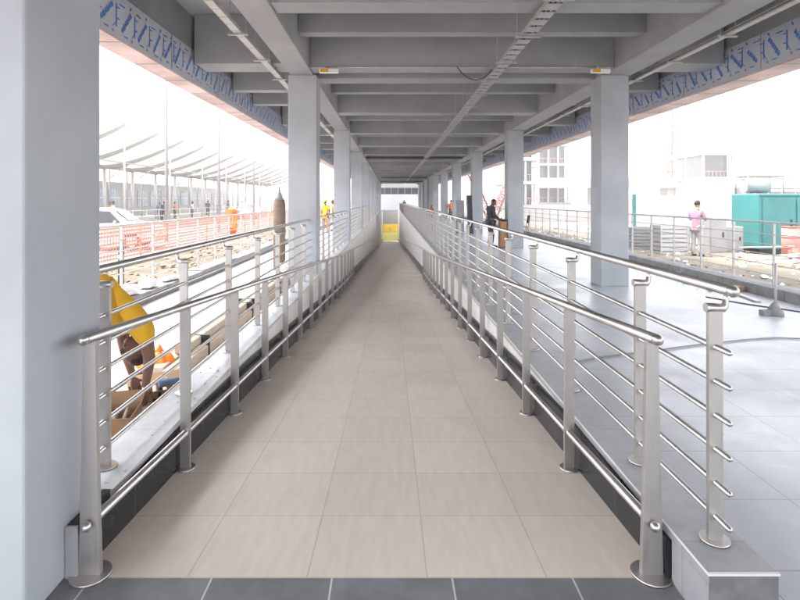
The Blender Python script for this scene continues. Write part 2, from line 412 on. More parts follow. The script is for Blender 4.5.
def up_railing(X, sgn, ya, yb, posts, label, m='steel', mp='steeld', kt=KT, brackets=True, group='railings on the kerbs', seg=10):
    T = empty('kerb_railing', (X,ya,kt), label, 'railing', group)
    rx = X+sgn*.055; zr = 1.335
    g = MB().tube([(rx,ya,zr),(rx,(ya+yb)/2,zr),(rx,yb,zr)],.0245,12); g.ball((rx,ya,zr),.027,2); g.build('top_rail',m,T)
    g = MB().tube([(X,ya+.02,0),(X,ya+.03,0)],.001,3); g.bm.clear()
    for k in range(6):
        z = 1.087-.148*k
        yi = ya-.065 if sgn > 0 else ya+.005; g = MB().tube([(X,yi,z),(X,(ya+yb)/2,z),(X,yb,z)],.0128,seg); g.ball((X,yi,z),.0138,1)
        g.build('infill_bar',m,T)
    for i,y in enumerate(posts):
        g = MB(); g.box(X-.031,X+.031,y-.012,y+.012,kt,1.245)
        p = g.build('post',mp,T,bevel=.002 if y<14 else 0)
        if brackets and y < 60:
            g = MB().tube([(X-.04*sgn,y,1.258),(X+.036*sgn,y,1.258),(X+.046*sgn,y,1.266),(rx-sgn*.004,y,1.30),(rx,y,1.318)],[.021,.021,.015,.012,.012],10)
            g.build('bracket',m,p)
        if y < 30: disc(X,y,kt+.001,.062,.010).build('base_plate',m,p)
    return T
# right: one long railing
ps = [2.37,3.08]+[4.25+1.15*k for k in range(74)]
up_railing(1.42, 1, 2.33, 89.5, ps, 'long steel railing with six infill bars on the right kerb beside the ramp')
# left: one piece between each two pillars
for k in range(1,10):
    ya, yb = YP[k]+.58, (YP+[88.2])[k+1]-.01
    ps = [ya+.24+1.15*i for i in range(7) if ya+.24+1.15*i < yb-.1]
    up_railing(-1.60, -1, ya+.005, yb-.005, ps, 'steel railing on the left kerb between the %s and %s left pillars' % (ORD[k-1],ORD[k]))

# outer railings on the raw concrete kerbs
def outer_railing(X, kx0, kx1, ya, yb, label, label_k):
    g = MB()
    y = ya
    n = 40
    for i in range(n):
        a = ya+(yb-ya)*i/n; b = ya+(yb-ya)*(i+1)/n
        g.box(kx0,kx1,a+.006,b-.006,-.05,.19+random.uniform(-.012,.012))
    struct(g.build('concrete_kerb','rough_conc',bevel=.012))
    T = empty('outer_railing', (X,ya,.19), label, 'railing', 'pale railings along the platform edges')
    g = MB().tube([(X,ya,1.32),(X,yb,1.32)],.019,8); g.build('top_rail','steelw',T)
    for k in range(5):
        z = 1.10-.185*k
        MB().tube([(X,ya,z),(X,yb,z)],.009,6).build('infill_bar','steelw',T)
    y = 4.05; 
    while y < min(yb, 70):
        g = MB(); g.box(X-.022,X+.022,y-.012,y+.012,.17,1.31); g.build('post','steelw',T); y += 1.15
outer_railing(6.95, 6.69, 7.1, YN, 95, 'thin pale railing on the concrete kerb at the right platform edge', '')
outer_railing(-4.32, -4.48, -4.10, YN, 95, 'thin pale railing on the concrete kerb at the left platform edge', '')

# ------------------------------------------------------------------ ceiling services
def tray(X, z, w, ya, yb, label, step=1.5):
    T = empty('cable_tray', (X,ya,z), label, 'cable tray', 'cable trays under the ceiling')
    g = MB(); g.box(X-w/2,X-w/2+.004,ya,yb,z,z+.06); g.box(X+w/2-.004,X+w/2,ya,yb,z,z+.06)
    y = ya
    while y < yb:
        g.box(X-w/2+.005,X+w/2-.005,y,y+(.22 if w>.15 else .285),z+.002,z+.008); y += .30
    g.build('tray_channel','galv',T)
    y = ya+1; i = 0
    while y < min(yb,50):
        g = MB(); g.box(X-w/2-.09,X+w/2+.09,y,y+.03,z-.025,z-.002)
        g.tube([(X-w/2-.06,y+.015,z-.03),(X-w/2-.06,y+.015,5.18)],.005,5); g.tube([(X+w/2+.06,y+.015,z-.03),(X+w/2+.06,y+.015,5.18)],.005,5)
        g.build('hanger','galv',T); y += step
    g = MB()
    for j,dx in enumerate((-.06,-.02,.03)):
        g.tube([(X+dx+random.uniform(-.02,.02),ya+i*2.0,z+.03+random.uniform(0,.012)) for i in range(int((yb-ya)/2))],.011,5)
    g.build('cable','cable',T)
    return T
tray(2.03, 4.16, .20, 1.0, 80, 'long narrow galvanised cable tray hanging under the middle of the ceiling')
tray(-2.27, 4.20, .12, 1.0, 60, 'narrow galvanised cable tray outside the left ceiling beam')
tray(5.0, 4.17, .10, 1.0, 60, 'narrow galvanised cable tray outside the right ceiling beam')
T = empty('conduit', (-1.5,10.3,4.26), 'thin pale conduit clipped across the ceiling beam at the nearest far pillars', 'pipe')
MB().tube([(-1.5,10.3,4.262),(1.3,10.3,4.262),(4.2,10.3,4.262)],.014,8).build('pipe','galv',T)
g = MB()
for x in (-1.0,-.3,.4,1.1,1.9,2.7,3.5): g.box(x,x+.03,10.28,10.348,4.25,4.285)
g.build('clip','galv',T)
o = MB()
pts = [(1.25+.06*i, 10.26, 4.27-.26*math.sin(math.pi*i/12)**.8) for i in range(13)]
o.tube(pts,.010,6); tag(o.build('hanging_cable','cable'),'black cable sagging in a loop below the middle cable tray','cable')
for (x,lb) in ((-1.36,'small cream light fitting under the beam beside the second left pillar'),(3.80,'small cream light fitting under the beam beside the second right pillar')):
    T = empty('emergency_light',(x,10.3,4.2),lb,'light fitting','light fittings under the cross beam')
    g = MB(); g.box(x,x+.36,10.22,10.30,4.14,4.22); g.build('housing','white',T,bevel=.01)
    g = MB(); g.box(x+.02,x+.17,10.208,10.2185,4.15,4.21); g.build('diffuser','yellow',T)
    g = MB(); g.box(x+.1,x+.13,10.24,10.28,4.221,4.268); g.build('bracket','galv',T)
for (y,z,x0,x1,lb) in ((31.6,4.20,-1.5,4.2,'dark pipe crossing the ceiling nearest the viewer'),(58.0,4.13,-1.0,3.9,'dark pipe crossing the ceiling second from the viewer'),(70.0,4.10,-1.4,4.1,'dark pipe crossing the ceiling nearest the far wall')):
    T = empty('ceiling_pipe',(x0,y,z),lb,'pipe','dark pipes crossing under the ceiling')
    MB().tube([(x0,y,z),(x1,y,z)],.075,10).build('pipe','black',T)
    g = MB()
    for i in range(4):
        xx = x0+.4+i*(x1-x0-.8)/3; g.box(xx,xx+.03,y-.06,y+.06,z-.06,z+.07+.0)
    g.build('clamp','galv',T)

# ------------------------------------------------------------------ people
def skin_graph(name, nodes, edges, m, parent, sub=2, extra=None, root=0):
    me = bpy.data.meshes.new(name)
    names = list(nodes); idx = {n:i for i,n in enumerate(names)}
    me.from_pydata([nodes[n][0] for n in names],[(idx[a],idx[b]) for a,b in edges],[])
    o = bpy.data.objects.new(name, me); COL.objects.link(o)
    o.modifiers.new('skin','SKIN')
    for i,n in enumerate(names):
        r = nodes[n][1]; r = r if isinstance(r,tuple) else (r,r)
        me.skin_vertices[0].data[i].radius = r; me.skin_vertices[0].data[i].use_root = (i==root)
    s = o.modifiers.new('sub','SUBSURF'); s.levels = sub; s.render_levels = sub
    dg = bpy.context.evaluated_depsgraph_get(); dg.update()
    me2 = bpy.data.meshes.new_from_object(o.evaluated_get(dg))
    bpy.data.objects.remove(o); 
    bm = bmesh.new(); bm.from_mesh(me2); bpy.data.meshes.remove(me2)
    g = MB(); g.bm.free(); g.bm = bm
    for f in bm.faces: f.smooth = True
    if extra: extra(g)
    return g.build(name, m, parent, local=True)

STAND = dict(pel=(0,0,.93),wai=(0,.0,1.10),che=(0,.01,1.30),nec=(0,.0,1.46),hed=(0,.02,1.54),
    sL=(-.17,0,1.40),sR=(.17,0,1.40),eL=(-.22,-.02,1.12),eR=(.22,-.02,1.12),wL=(-.22,.08,.90),wR=(.22,.08,.90),
    hL=(-.09,0,.88),hR=(.09,0,.88),kL=(-.10,.02,.49),kR=(.10,.02,.49),aL=(-.11,-.02,.09),aR=(.11,-.02,.09),tL=(-.12,.14,.035),tR=(.12,.14,.035))
RAD = dict(pel=.125,wai=.115,che=(.14,.13),nec=.052,hed=.05,sL=.068,sR=.068,eL=.044,eR=.044,wL=.028,wR=.028,
    hL=.088,hR=.088,kL=.058,kR=.058,aL=.037,aR=.037,tL=.032,tR=.032)
EDG = [('pel','wai'),('wai','che'),('che','nec'),('nec','hed'),('che','sL'),('che','sR'),('sL','eL'),('eL','wL'),('sR','eR'),('eR','wR'),
    ('pel','hL'),('pel','hR'),('hL','kL'),('kL','aL'),('aL','tL'),('hR','kR'),('kR','aR'),('aR','tR')]
def person(loc, rz_, label, top, bottom, skin='skinb', pose=None, head_dir=(0,1,-.1), scale=1.0, vest=None, long_sleeve=False, hat=None, hands=True, sub=2, group=None, coat=False, shoes='black', bulk=0):
    J = dict(STAND); J.update(pose or {})
    T = empty('person', loc, label, 'person', group, rz_); T.scale = (scale,)*3
    V = {k:Vector(v) for k,v in J.items()}
    hd = Vector(head_dir).normalized()
    up = (V['hed']-V['nec']).normalized(); side = hd.cross(up).normalized(); hd = up.cross(side).normalized()
    hc = V['hed']+up*.085+hd*.012
    Rm = Matrix((side, hd, up)).transposed().to_4x4()      # local x=side, y=forward, z=up
    def extra(g):
        g.ball(hc,1,3,(.075,.094,.115),Rm)
        g.ball(hc+hd*.03-up*.065,1,2,(.052,.058,.05),Rm)                 # jaw
        g.ball(hc+hd*.098-up*.012,1,2,(.012,.017,.022),Rm)               # nose
        g.ball(hc+hd*.083-up*.052,1,2,(.024,.012,.009),Rm)               # mouth
        for s in (-1,1): g.ball(hc+side*.077*s-up*.005,1,2,(.010,.02,.03),Rm)
        for k in ('L','R'):
            w, e = V['w'+k], V['e'+k]; d = (w-e).normalized(); s = -1 if k=='L' else 1
            f = Vector((0,1,0)); lat = (f-d*f.dot(d));
            if lat.length < .1: lat = Vector((0,0,1))-d*d.z
            lat.normalize(); nrm = d.cross(lat).normalized()*s
            Rh = Matrix((lat, nrm, d)).transposed().to_4x4()
            g.ball(w+d*.05,1,2,(.040,.018,.055),Rh)
            if hands:
                for j,(u,L_) in enumerate(((-.029,.062),(-.010,.075),(.010,.080),(.029,.070))):
                    b0 = w+d*.085+lat*u; b1 = b0+d*L_*.45; b2 = b1+d*L_*.3-nrm*L_*.22; b3 = b2+d*L_*.12-nrm*L_*.25
                    g.tube([b0-d*.02,b0,b1,b2,b3],[.010,.0098,.009,.008,.0055],6)
                t0 = w+d*.035+lat*.034
                g.tube([t0,t0+lat*.03+d*.022,t0+lat*.038+d*.05-nrm*.01],[.012,.0105,.007],6)
    nodes = {k:(J[k],RAD[k]) for k in J if k in RAD}
    skin_graph('body', nodes, EDG, skin, T, sub, extra)
    # clothes
    def grow(ks, a): return {k:(nodes[k][0], tuple(q+a for q in (nodes[k][1] if isinstance(nodes[k][1],tuple) else (nodes[k][1],)*2))) for k in ks}
    n = grow(['pel','wai','che'],.022+bulk)
    nm = (V['che']*.35+V['nec']*.65); n['nk'] = (tuple(nm),(.075,.075))
    lo = V['pel']+(V['pel']-V['wai']).normalized()*(.10 if not coat else .16); n['lo'] = (tuple(lo),(.150,.150)); 
    e = [('pel','wai'),('wai','che'),('che','nk'),('pel','lo')]
    for k in 'LR':
        n['s'+k] = (nodes['s'+k][0],(.092,.092))
        if long_sleeve:
            n['e'+k] = (nodes['e'+k][0],(.062,.062)); w = V['e'+k].lerp(V['w'+k],.93); n['w'+k] = (tuple(w),(.042,.042)); e += [('che','s'+k),('s'+k,'e'+k),('e'+k,'w'+k)]
        else:
            w = V['s'+k].lerp(V['e'+k],.62); n['m'+k] = (tuple(w),(.078,.078)); e += [('che','s'+k),('s'+k,'m'+k)]
    skin_graph('jacket' if coat else 'shirt', n, e, top, T, sub)
    n = {'pel':(nodes['pel'][0],(.140,.140))}; e = []
    for k in 'LR':
        n['h'+k] = (nodes['h'+k][0],(.105,.105)); n['k'+k] = (nodes['k'+k][0],(.078,.078)); a = V['k'+k].lerp(V['a'+k],.95); n['a'+k] = (tuple(a),(.062,.062))
        e += [('pel','h'+k),('h'+k,'k'+k),('k'+k,'a'+k)]
    skin_graph('trousers', n, e, bottom, T, sub)
    for k in 'LR':
        g = MB(); g.ball(V['a'+k].lerp(V['t'+k],.6)+Vector((0,0,-.005)),1,2,(.05,.135,.048),Matrix.Rotation(math.atan2(-(V['t'+k]-V['a'+k]).x,(V['t'+k]-V['a'+k]).y),4,'Z'))
        g.build('shoe',shoes,T,local=True)
    g = MB(); g.ball(hc-hd*.016+up*.022,1,3,(.083,.094,.104),Rm)
    cut = [v for v in g.bm.verts if (v.co-hc).dot(up) < (-.05 if (v.co-hc).dot(hd) < .0 else .045) and (v.co-hc).dot(hd) > -.12 and ((v.co-hc).dot(hd) > -.02 or (v.co-hc).dot(up) < -.05)]
    bmesh.ops.delete(g.bm, geom=cut, context='VERTS'); g.build('hair','hair',T,local=True)
    for s in (-1,1):
        g = MB(); g.ball(hc+hd*.082+side*.03*s+up*.012,.0095,1); g.build('eye','hair',T,local=True)
    if hat:
        g = MB(); g.ball(hc+up*.055-hd*.005,1,3,(.10,.118,.095),Rm)
        bmesh.ops.delete(g.bm, geom=[v for v in g.bm.verts if (v.co-hc).dot(up) < .04], context='VERTS')
        g.ball(hc+hd*.10+up*.045,1,2,(.075,.05,.008),Rm); g.build('hard_hat',hat,T,local=True)
    if vest:
        n = grow(['pel','wai','che'],.032); n['nk'] = (tuple(V['che']*.6+V['nec']*.4),(.11,.11))
        for k in 'LR': n['s'+k] = (tuple(V['che'].lerp(V['s'+k],.75)),(.09,.09))
        skin_graph('safety_vest', n, [('pel','wai'),('wai','che'),('che','nk'),('che','sL'),('che','sR')], vest, T, sub)
    return T

# stooping worker, near left
bend = dict(pel=(0,-.02,.84),wai=(0,.13,.88),che=(0,.33,.76),nec=(0,.42,.62),hed=(0,.42,.54),
    sL=(-.19,.38,.69),sR=(.19,.38,.69),eL=(-.21,.42,.42),eR=(.21,.42,.42),wL=(-.17,.47,.19),wR=(.18,.40,.20),
    hL=(-.10,-.02,.76),hR=(.10,-.02,.76),kL=(-.13,.10,.43),kR=(.13,.07,.43),aL=(-.14,-.06,.09),aR=(.14,-.08,.09),tL=(-.16,.10,.035),tR=(.16,.08,.035))
person((-2.40,4.14,0), math.radians(-40), 'stooping worker in yellow shirt and blue jeans reaching down to boxes behind the left railing', 'yellow','jeans', pose=bend, head_dir=(0,-.5,-1), scale=1.07, bulk=.055)
# man in black by the wooden stand
lean = dict(wL=(-.10,.26,1.02),wR=(.12,.27,1.02),eL=(-.21,.04,1.14),eR=(.21,.04,1.14),hed=(0,.05,1.53),kL=(-.11,.05,.49),tL=(-.13,.16,.035))
person((3.62,19.6,0), math.radians(-75), 'man in black jacket and black trousers standing beside the wooden stand', 'navy','black','skinb',pose=lean,head_dir=(.0,1,-.35),scale=1.03,long_sleeve=True,coat=True)
# pink shirt outside right
reach = dict(wL=(-.08,.30,1.12),wR=(.10,.32,1.14),eL=(-.23,.06,1.15),eR=(.23,.08,1.16))
person((9.62,17.0,-.06), math.radians(-60), 'person in pale pink shirt and white trousers working outside beyond the right railing', 'pink','whiteo','skinl',pose=reach,head_dir=(0,1,-.4),scale=1.02,long_sleeve=True)
person((-3.42,28.2,0), math.radians(160), 'worker in yellow vest and orange trousers between the second and third left pillars', 'hivis','hivo','skinb',vest='hivis',hat='hivis',sub=1)
person((-3.12,29.6,0), math.radians(100), 'worker in red orange vest partly behind the third left pillar', 'hivo','navy','skinb',vest='hivo',hat='red',sub=1)
person((1.95,80,0), math.radians(170), 'distant person in dark clothes standing by the far end of the ramp', 'navy','navy','skinb',sub=1)
sit = dict(pel=(0,0,.45),wai=(0,.03,.62),che=(0,.08,.82),nec=(0,.10,.98),hed=(0,.13,1.05),sL=(-.17,.09,.92),sR=(.17,.09,.92),eL=(-.22,.2,.68),eR=(.22,.2,.68),
   wL=(-.12,.42,.6),wR=(.12,.42,.6),hL=(-.10,.03,.44),hR=(.10,.03,.44),kL=(-.14,.42,.50),kR=(.14,.42,.50),aL=(-.13,.38,.09),aR=(.13,.38,.09),tL=(-.13,.52,.035),tR=(.13,.52,.035))
person((3.75,49,0), math.radians(150), 'person in red shirt sitting on a box beside a far right pillar', 'red','navy','skinb',pose=sit,sub=1)
g = MB(); g.box(3.55,3.95,48.85,49.25,0,.34); tag(g.build('wooden_box','wood',bevel=.01),'low wooden box under the sitting person in red','box')
person((4.98,45,0), math.radians(200), 'worker in orange vest seen between two far right pillars', 'hivo','navy','skinb',vest='hivo',sub=1)

# ------------------------------------------------------------------ things on the platforms
# wooden stand beside man in black
T = empty('wooden_stand',(4.02,19.5,0),'orange brown wooden stand beside the man in black','stand')
g = MB(); g.box(3.92,3.94,19.3,19.75,0,1.0); g.box(4.12,4.14,19.3,19.75,0,1.0); g.box(3.941,4.119,19.72,19.75,0,1.0); g.build('carcass','wood',T,bevel=.004)
g = MB(); g.box(3.942,4.118,19.316,19.718,.03,.05); g.box(3.942,4.118,19.316,19.718,.5,.52); g.build('shelf','wood',T)
g = MB(); g.box(3.88,4.17,19.26,19.78,1.002,1.03); g.build('top','navy',T,bevel=.006)
g = MB(); g.box(3.942,4.118,19.300,19.315,.06,.96); g.build('front_panel','wood',T)
# dark tall folded umbrella-like board and grey cabinet near third pillar
T = empty('black_board',(3.95,26.3,0),'tall black board leaning against the third right pillar','board')
R4 = Matrix.Translation((4.02,27.2,0)) @ Matrix.Rotation(math.radians(-3),4,'Y')
g = MB(); g.box(-.10,.10,-.03,.0,.03,1.95,R4); g.build('panel','black',T,bevel=.01)
g = MB(); g.box(-.14,-.11,-.05,.01,.0,1.97,R4); g.box(.11,.14,-.05,.01,.0,1.97,R4); g.box(-.11,.11,-.05,.01,1.955,1.985,R4); g.build('frame','navy',T)
T = empty('grey_cabinet',(3.6,28,0),'pale grey cabinet beside the black board at the third right pillar','cabinet')
g = MB(); g.box(3.40,3.78,27.9,28.3,.06,1.72); g.build('body','boxg',T,bevel=.01)
g = MB(); g.box(3.42,3.76,27.88,27.898,.10,1.68); d = g.build('door','boxg',T,bevel=.004)
g = MB(); g.box(3.71,3.73,27.85,27.879,.8,.98); g.build('handle','black',d)
g = MB(); g.box(3.42,3.76,27.94,28.26,0,.059); g.build('plinth','black',T)
# blue-black folding chair by pillar two
T = empty('folding_chair',(6.32,25.8,0),'dark blue folding chair near the concrete kerb just right of the second right pillar','chair')
cx, cy = 6.32, 25.8
g = MB(); g.box(cx-.2,cx+.2,cy-.2,cy+.2,.44,.47); g.build('seat','navy',T,bevel=.01)
g = MB(); g.hexa([(cx+.19,cy-.2,.62),(cx+.215,cy-.2,.62),(cx+.215,cy+.2,.62),(cx+.19,cy+.2,.62),(cx+.26,cy-.2,1.0),(cx+.285,cy-.2,1.0),(cx+.285,cy+.2,1.0),(cx+.26,cy+.2,1.0)]); g.build('backrest','navy',T,bevel=.006)
for sx in (-1,1):
    for sy in (-1,1):
        MB().tube([(cx+sx*.22,cy+sy*.19,0),(cx+sx*.17,cy+sy*.19,.44)],.012,6).build('leg','black',T)
    MB().tube([(cx+.18,cy+sx*.205,.44),(cx+.275,cy+sx*.205,1.02)],.012,6).build('back_frame','black',T)
# traffic barrier-like red and white marker at far ramp end
T = empty('traffic_cone',(1.72,62,0),'red and white traffic cone standing on the right kerb near the far end','cone')
g = MB(); g.box(1.27+.02,1.53,61.87,62.13,KT+.002,KT+.04); g.build('base','red',T,bevel=.01)
MB().tube([(1.41,62,KT+.04),(1.41,62,KT+.8)],[.10,.02],16).build('cone_body','red',T)
MB().tube([(1.41,62,KT+.3),(1.41,62,KT+.5)],[.0705,.0495],16,cap=False).build('reflective_band','white',T)
T = empty('traffic_cone',(1.72,66,0),'red cone without a white band standing behind the banded cone on the right kerb','cone')
g = MB(); g.box(1.29,1.53,65.87,66.13,KT+.002,KT+.04); g.build('base','red',T,bevel=.01)
MB().tube([(1.41,66,KT+.04),(1.41,66,KT+.9)],[.12,.02],16).build('cone_body','pinkred',T)
# yellow sheets at the ramp's end
zf = rz(YE)
T = empty('yellow_screen',(0,94.7,zf),'bright yellow sheet and pale board closing the bottom of the ramp','screen')
g = MB()
n = 30
for i in range(n):
    a = XL+.06+(XR-XL-.12)*i/n; b = XL+.06+(XR-XL-.12)*(i+1)/n
    fa, fb = .06*math.sin(i*1.3), .06*math.sin((i+1)*1.3)
    g.hexa([(a,94.7+fa,zf+1.45),(b,94.7+fb,zf+1.45),(b,94.72+fb,zf+1.45),(a,94.72+fa,zf+1.45),(a,94.75+fa*.5,zf+2.95),(b,94.75+fb*.5,zf+2.95),(b,94.77+fb*.5,zf+2.95),(a,94.77+fa*.5,zf+2.95)])
g.build('tarpaulin','yellowt',T)
g = MB(); g.box(XL+.05,XR-.05,94.6,94.63,zf+.02,zf+1.5); g.build('lower_board','ygreen',T)
MB().tube([(XL+.03,94.78,zf+2.95),(XR-.03,94.78,zf+2.95)],.03,8).build('top_pole','galv',T)

# cable on right platform
pts = []
for x,y in ((1.68,5.5),(1.96,5.73),(2.4,5.95),(2.91,6.12),(3.4,6.32),(4.0,6.53),(4.69,6.72),(5.05,6.70),(5.8,6.55),(6.5,6.3)): pts.append((x,y,.012))
def smooth(p, n=6):
    out = []
    P = [Vector(q) for q in p]
    for i in range(len(P)-1):
        p0,p1,p2,p3 = P[max(i-1,0)],P[i],P[i+1],P[min(i+2,len(P)-1)]
        for j in range(n):
            t = j/n
            out.append(.5*((2*p1)+(-p0+p2)*t+(2*p0-5*p1+4*p2-p3)*t*t+(-p0+3*p1-3*p2+p3)*t**3))
    out.append(P[-1]); return out
g = MB().tube(smooth(pts),.009,8); tag(g.build('floor_cable','cableg'),'black cable curving across the right platform floor nearest the railing','cable','cables on the right platform')
g = MB().tube(smooth([(5.6,9.6,.01),(5.9,8.9,.01),(6.3,8.3,.01),(6.5,7.6,.01),(6.62,6.5,.01)]),.010,8); tag(g.build('floor_cable','cable'),'black cable lying along the concrete kerb of the right platform','cable','cables on the right platform')
# small stand with pole at right
T = empty('pole_stand',(5.76,8.1,0),'grey pole on a lumpy concrete foot standing on the right platform','stand')
g = MB(); g.tube([(5.76,8.1,0),(5.76,8.1,.05),(5.75,8.1,.12),(5.77,8.1,.19)],[.12,.115,.07,.035],12); g.box(5.55,5.72,8.05,8.16,0,.08); g.build('concrete_foot','rough_conc',T,bevel=.01)
MB().tube([(5.77,8.1,.19),(5.77,8.1,.78)],.017,8).build('pole','steelw',T)
# scrap by right kerb: white sheets, offcuts
def slab(name, x,y,z,l,w,t,a,m,label,cat,group,tilt=0):
    R_ = Matrix.Translation((x,y,z)) @ Matrix.Rotation(math.radians(a),4,'Z') @ Matrix.Rotation(math.radians(tilt),4,'X')
    g = MB(); g.box(-l/2,l/2,-w/2,w/2,0,t)
    o = g.build(name,m,bevel=min(.006,t/4)); o.matrix_world = R_
    return tag(o,label,cat,group)
sc = [(6.25,11.9,.9,.12,.03,75,'white','longest white board offcut by the right concrete kerb'),(6.35,11.2,.6,.25,.02,20,'white','square white sheet by the right concrete kerb'),
      (6.2,10.5,.7,.08,.05,60,'steelw','narrow pale batten by the right concrete kerb'),(6.45,10.2,.35,.2,.10,10,'card','brown block by the right concrete kerb'),
      (6.3,9.7,1.2,.10,.03,80,'galv','long grey metal strip by the right concrete kerb'),(6.4,13.1,.8,.15,.04,95,'cream','cream plank by the right concrete kerb'),
      (6.5,12.5,.4,.3,.06,30,'white','thick white pad by the right concrete kerb')]
for i,(x,y,l,w,t,a,m,lb) in enumerate(sc): slab('scrap_board',x,y,.004+.0*i,l,w,t,a,m,lb,'scrap','scraps lying along the right concrete kerb')

# LEFT platform: wrapped profiles, cardboard, bags
T = empty('wrapped_bundle',(-2.2,8.4,0),'long cream wrapped metal profiles with black straps lying behind the left railing','bundle')
for i,(x0,w,h,ya,yb,z) in enumerate(((-2.16,.13,.12,4.9,12.2,0.0),(-2.32,.13,.12,5.2,12.7,0.0),(-2.25,.14,.10,5.6,11.4,.125),(-2.46,.11,.10,6.6,12.9,0.0))):
    g = MB(); g.box(x0,x0+w,ya,yb,z+.004,z+h); g.build('profile','cream',T,bevel=.012)
for y in (6.0,7.9,8.2,9.9,11.2):
    g = MB(); g.box(-2.335,-2.02,y,y+.035,-.0+.003,.232); g.build('strap','black',T,bevel=.003)
for i,(x,y,l,w,a,m,lb) in enumerate(((-2.95,5.9,2.3,.95,88,'sheet','large cream board lying flat behind the stooping worker'),(-2.2,4.35,.9,.4,70,'sheet','small cream board lying flat in front of the stooping worker'))):
    slab('cream_board',x,y,.004,l,w,.018,a,m,lb,'board','cream boards on the left platform')
def carton(x,y,w,d,h,a,label):
    T = empty('cardboard_box',(x,y,0),label,'box','cardboard boxes on the left platform',math.radians(a))
    g = MB()
    t = .008
    g.box(-w/2,w/2,-d/2,-d/2+t,0.003,h); g.box(-w/2,w/2,d/2-t,d/2,.003,h); g.box(-w/2,-w/2+t,-d/2+t,d/2-t,.003,h); g.box(w/2-t,w/2,-d/2+t,d/2-t,.003,h); g.box(-w/2+t,w/2-t,-d/2+t,d/2-t,.003,.012)
    g.build('carton','card',T,local=True)
    for s in (-1,1):
        g = MB(); g.hexa([(-w/2,s*d/2,h-.002),(w/2,s*d/2,h-.002),(w/2,s*(d/2+.006),h-.002),(-w/2,s*(d/2+.006),h-.002),
                          (-w/2,s*(d/2+.12),h+.05),(w/2,s*(d/2+.12),h+.05),(w/2,s*(d/2+.126),h+.05),(-w/2,s*(d/2+.126),h+.05)]); g.build('flap','card',T,local=True)
    g = MB()
    for i in range(5): g.tube([(-w/2+.04+i*w/6,-d/2+.05,.02),(-w/2+.05+i*w/6,d/2-.05,h*.8)],.018,6)
    g.build('contents','cream',T,local=True)
    return T
carton(-2.10,3.98,.42,.34,.17,12,'open cardboard box at the feet of the stooping worker')
carton(-2.02,4.72,.5,.28,.10,30,'shallow cardboard box just beyond the hands of the stooping worker')
def bag(name,x,y,z,r,m,label,cat):
    g = MB(); g.ball((0,0,r*.55),r,4,(1.1,.8,.65))
    for v in g.bm.verts:
        n_ = math.sin(v.co.x*47+v.co.z*31)*math.cos(v.co.y*39+v.co.x*17)
        v.co *= 1+.10*n_
        if v.co.z < .003: v.co.z = .003
    g.tube([(0,0,r*1.05),(.01,0,r*1.3),(.05,.02,r*1.45)],[r*.2,r*.12,r*.3],8)
    o = g.build(name,m); o.location = (x,y,z); return tag(o,label,cat)
bag('plastic_bag',-2.36,5.42,.0,.17,'orange','orange plastic bag on the floor beyond the stooping worker','bag')
bag('plastic_bag',-1.98,3.55,.0,.11,'yellowt','yellow bag on the floor just behind the left kerb','bag')
# drill
T = empty('power_drill',(-1.95,4.62,0),'small blue and black power drill lying by the left kerb','tool')
MB().tube([(-1.98,4.60,.16),(-1.86,4.70,.16),(-1.83,4.725,.16)],[.032,.030,.012],10).build('motor_body','jeans',T)
MB().tube([(-1.97,4.61,.14),(-1.975,4.60,.05)],.02,8).build('handle','black',T)
g = MB(); g.box(-2.02,-1.93,4.56,4.64,.0035,.05); g.build('battery','black',T,bevel=.006)
MB().tube([(-1.83,4.725,.16),(-1.77,4.775,.16)],.006,6).build('bit','galv',T)
# crumbs/black clamps on bundle
random.seed(11)
def crumbs(x0,x1,y0,y1,n,m,name,z):
    g = MB()
    for i in range(n):
        s_ = random.uniform(.003,.011); x=random.uniform(x0,x1); y=random.uniform(y0,y1)
        r_ = bmesh.ops.create_icosphere(g.bm, subdivisions=1, radius=s_, matrix=Matrix.Translation((x,y,z+s_*.4)) @ Matrix.Diagonal((1,random.uniform(.6,1.6),.6,1)))
    o = g.build(name,m); o['kind']='stuff'
crumbs(-1.74,-1.46,2.85,9,60,'kerbl','mortar_crumbs',KT)
crumbs(-4.0,-1.8,3.2,14,200,'cream','platform_debris',.0)
crumbs(5.9,6.65,7.5,15,120,'boxg','platform_debris',.0)
# brown pointed cylinder
T = empty('brown_cylinder',(-2.75,13.3,0),'tall brown cylinder with grey pointed top standing behind the left railing','cylinder')
MB().tube([(-2.75,13.3,.02),(-2.75,13.3,1.62),(-2.75,13.3,1.74)],[.15,.15,.125],20).build('cylinder_body','brown',T)
MB().tube([(-2.75,13.3,1.741),(-2.75,13.3,1.82),(-2.75,13.3,1.93),(-2.75,13.3,2.06)],[.118,.075,.03,.012],16).build('pointed_cap','greyg',T)
g = MB(); g.tube([(-2.75,13.3,0),(-2.75,13.3,.02)],.19,20); g.tube([(-2.75,13.3,.9),(-2.75,13.3,.94)],.154,20); g.build('band','greyg',T)
bag('plastic_bag',-2.55,12.95,.0,.18,'soffit','crumpled pink bag at the foot of the brown cylinder','bag')
# blocks on left concrete kerb
for i,(y,dx,l,w,h,z,a,lb) in enumerate(((8.6,-.02,.55,.25,.07,.206,85,'broad white slab lying flat on the left concrete kerb'),(8.7,.02,.45,.22,.06,.28,70,'white slab on top of the broad slab'),
      (9.5,0,.35,.2,.12,.206,95,'thick white block on the left concrete kerb'),(10.4,.03,.5,.18,.05,.206,80,'thin white slab on the left concrete kerb'),(7.7,0,.3,.2,.09,.206,60,'nearest small white block on the left concrete kerb'))):
    slab('stone_slab',-4.28+dx,y,z,l,w,h,a,'trim',lb,'slab','slabs left on the left concrete kerb')

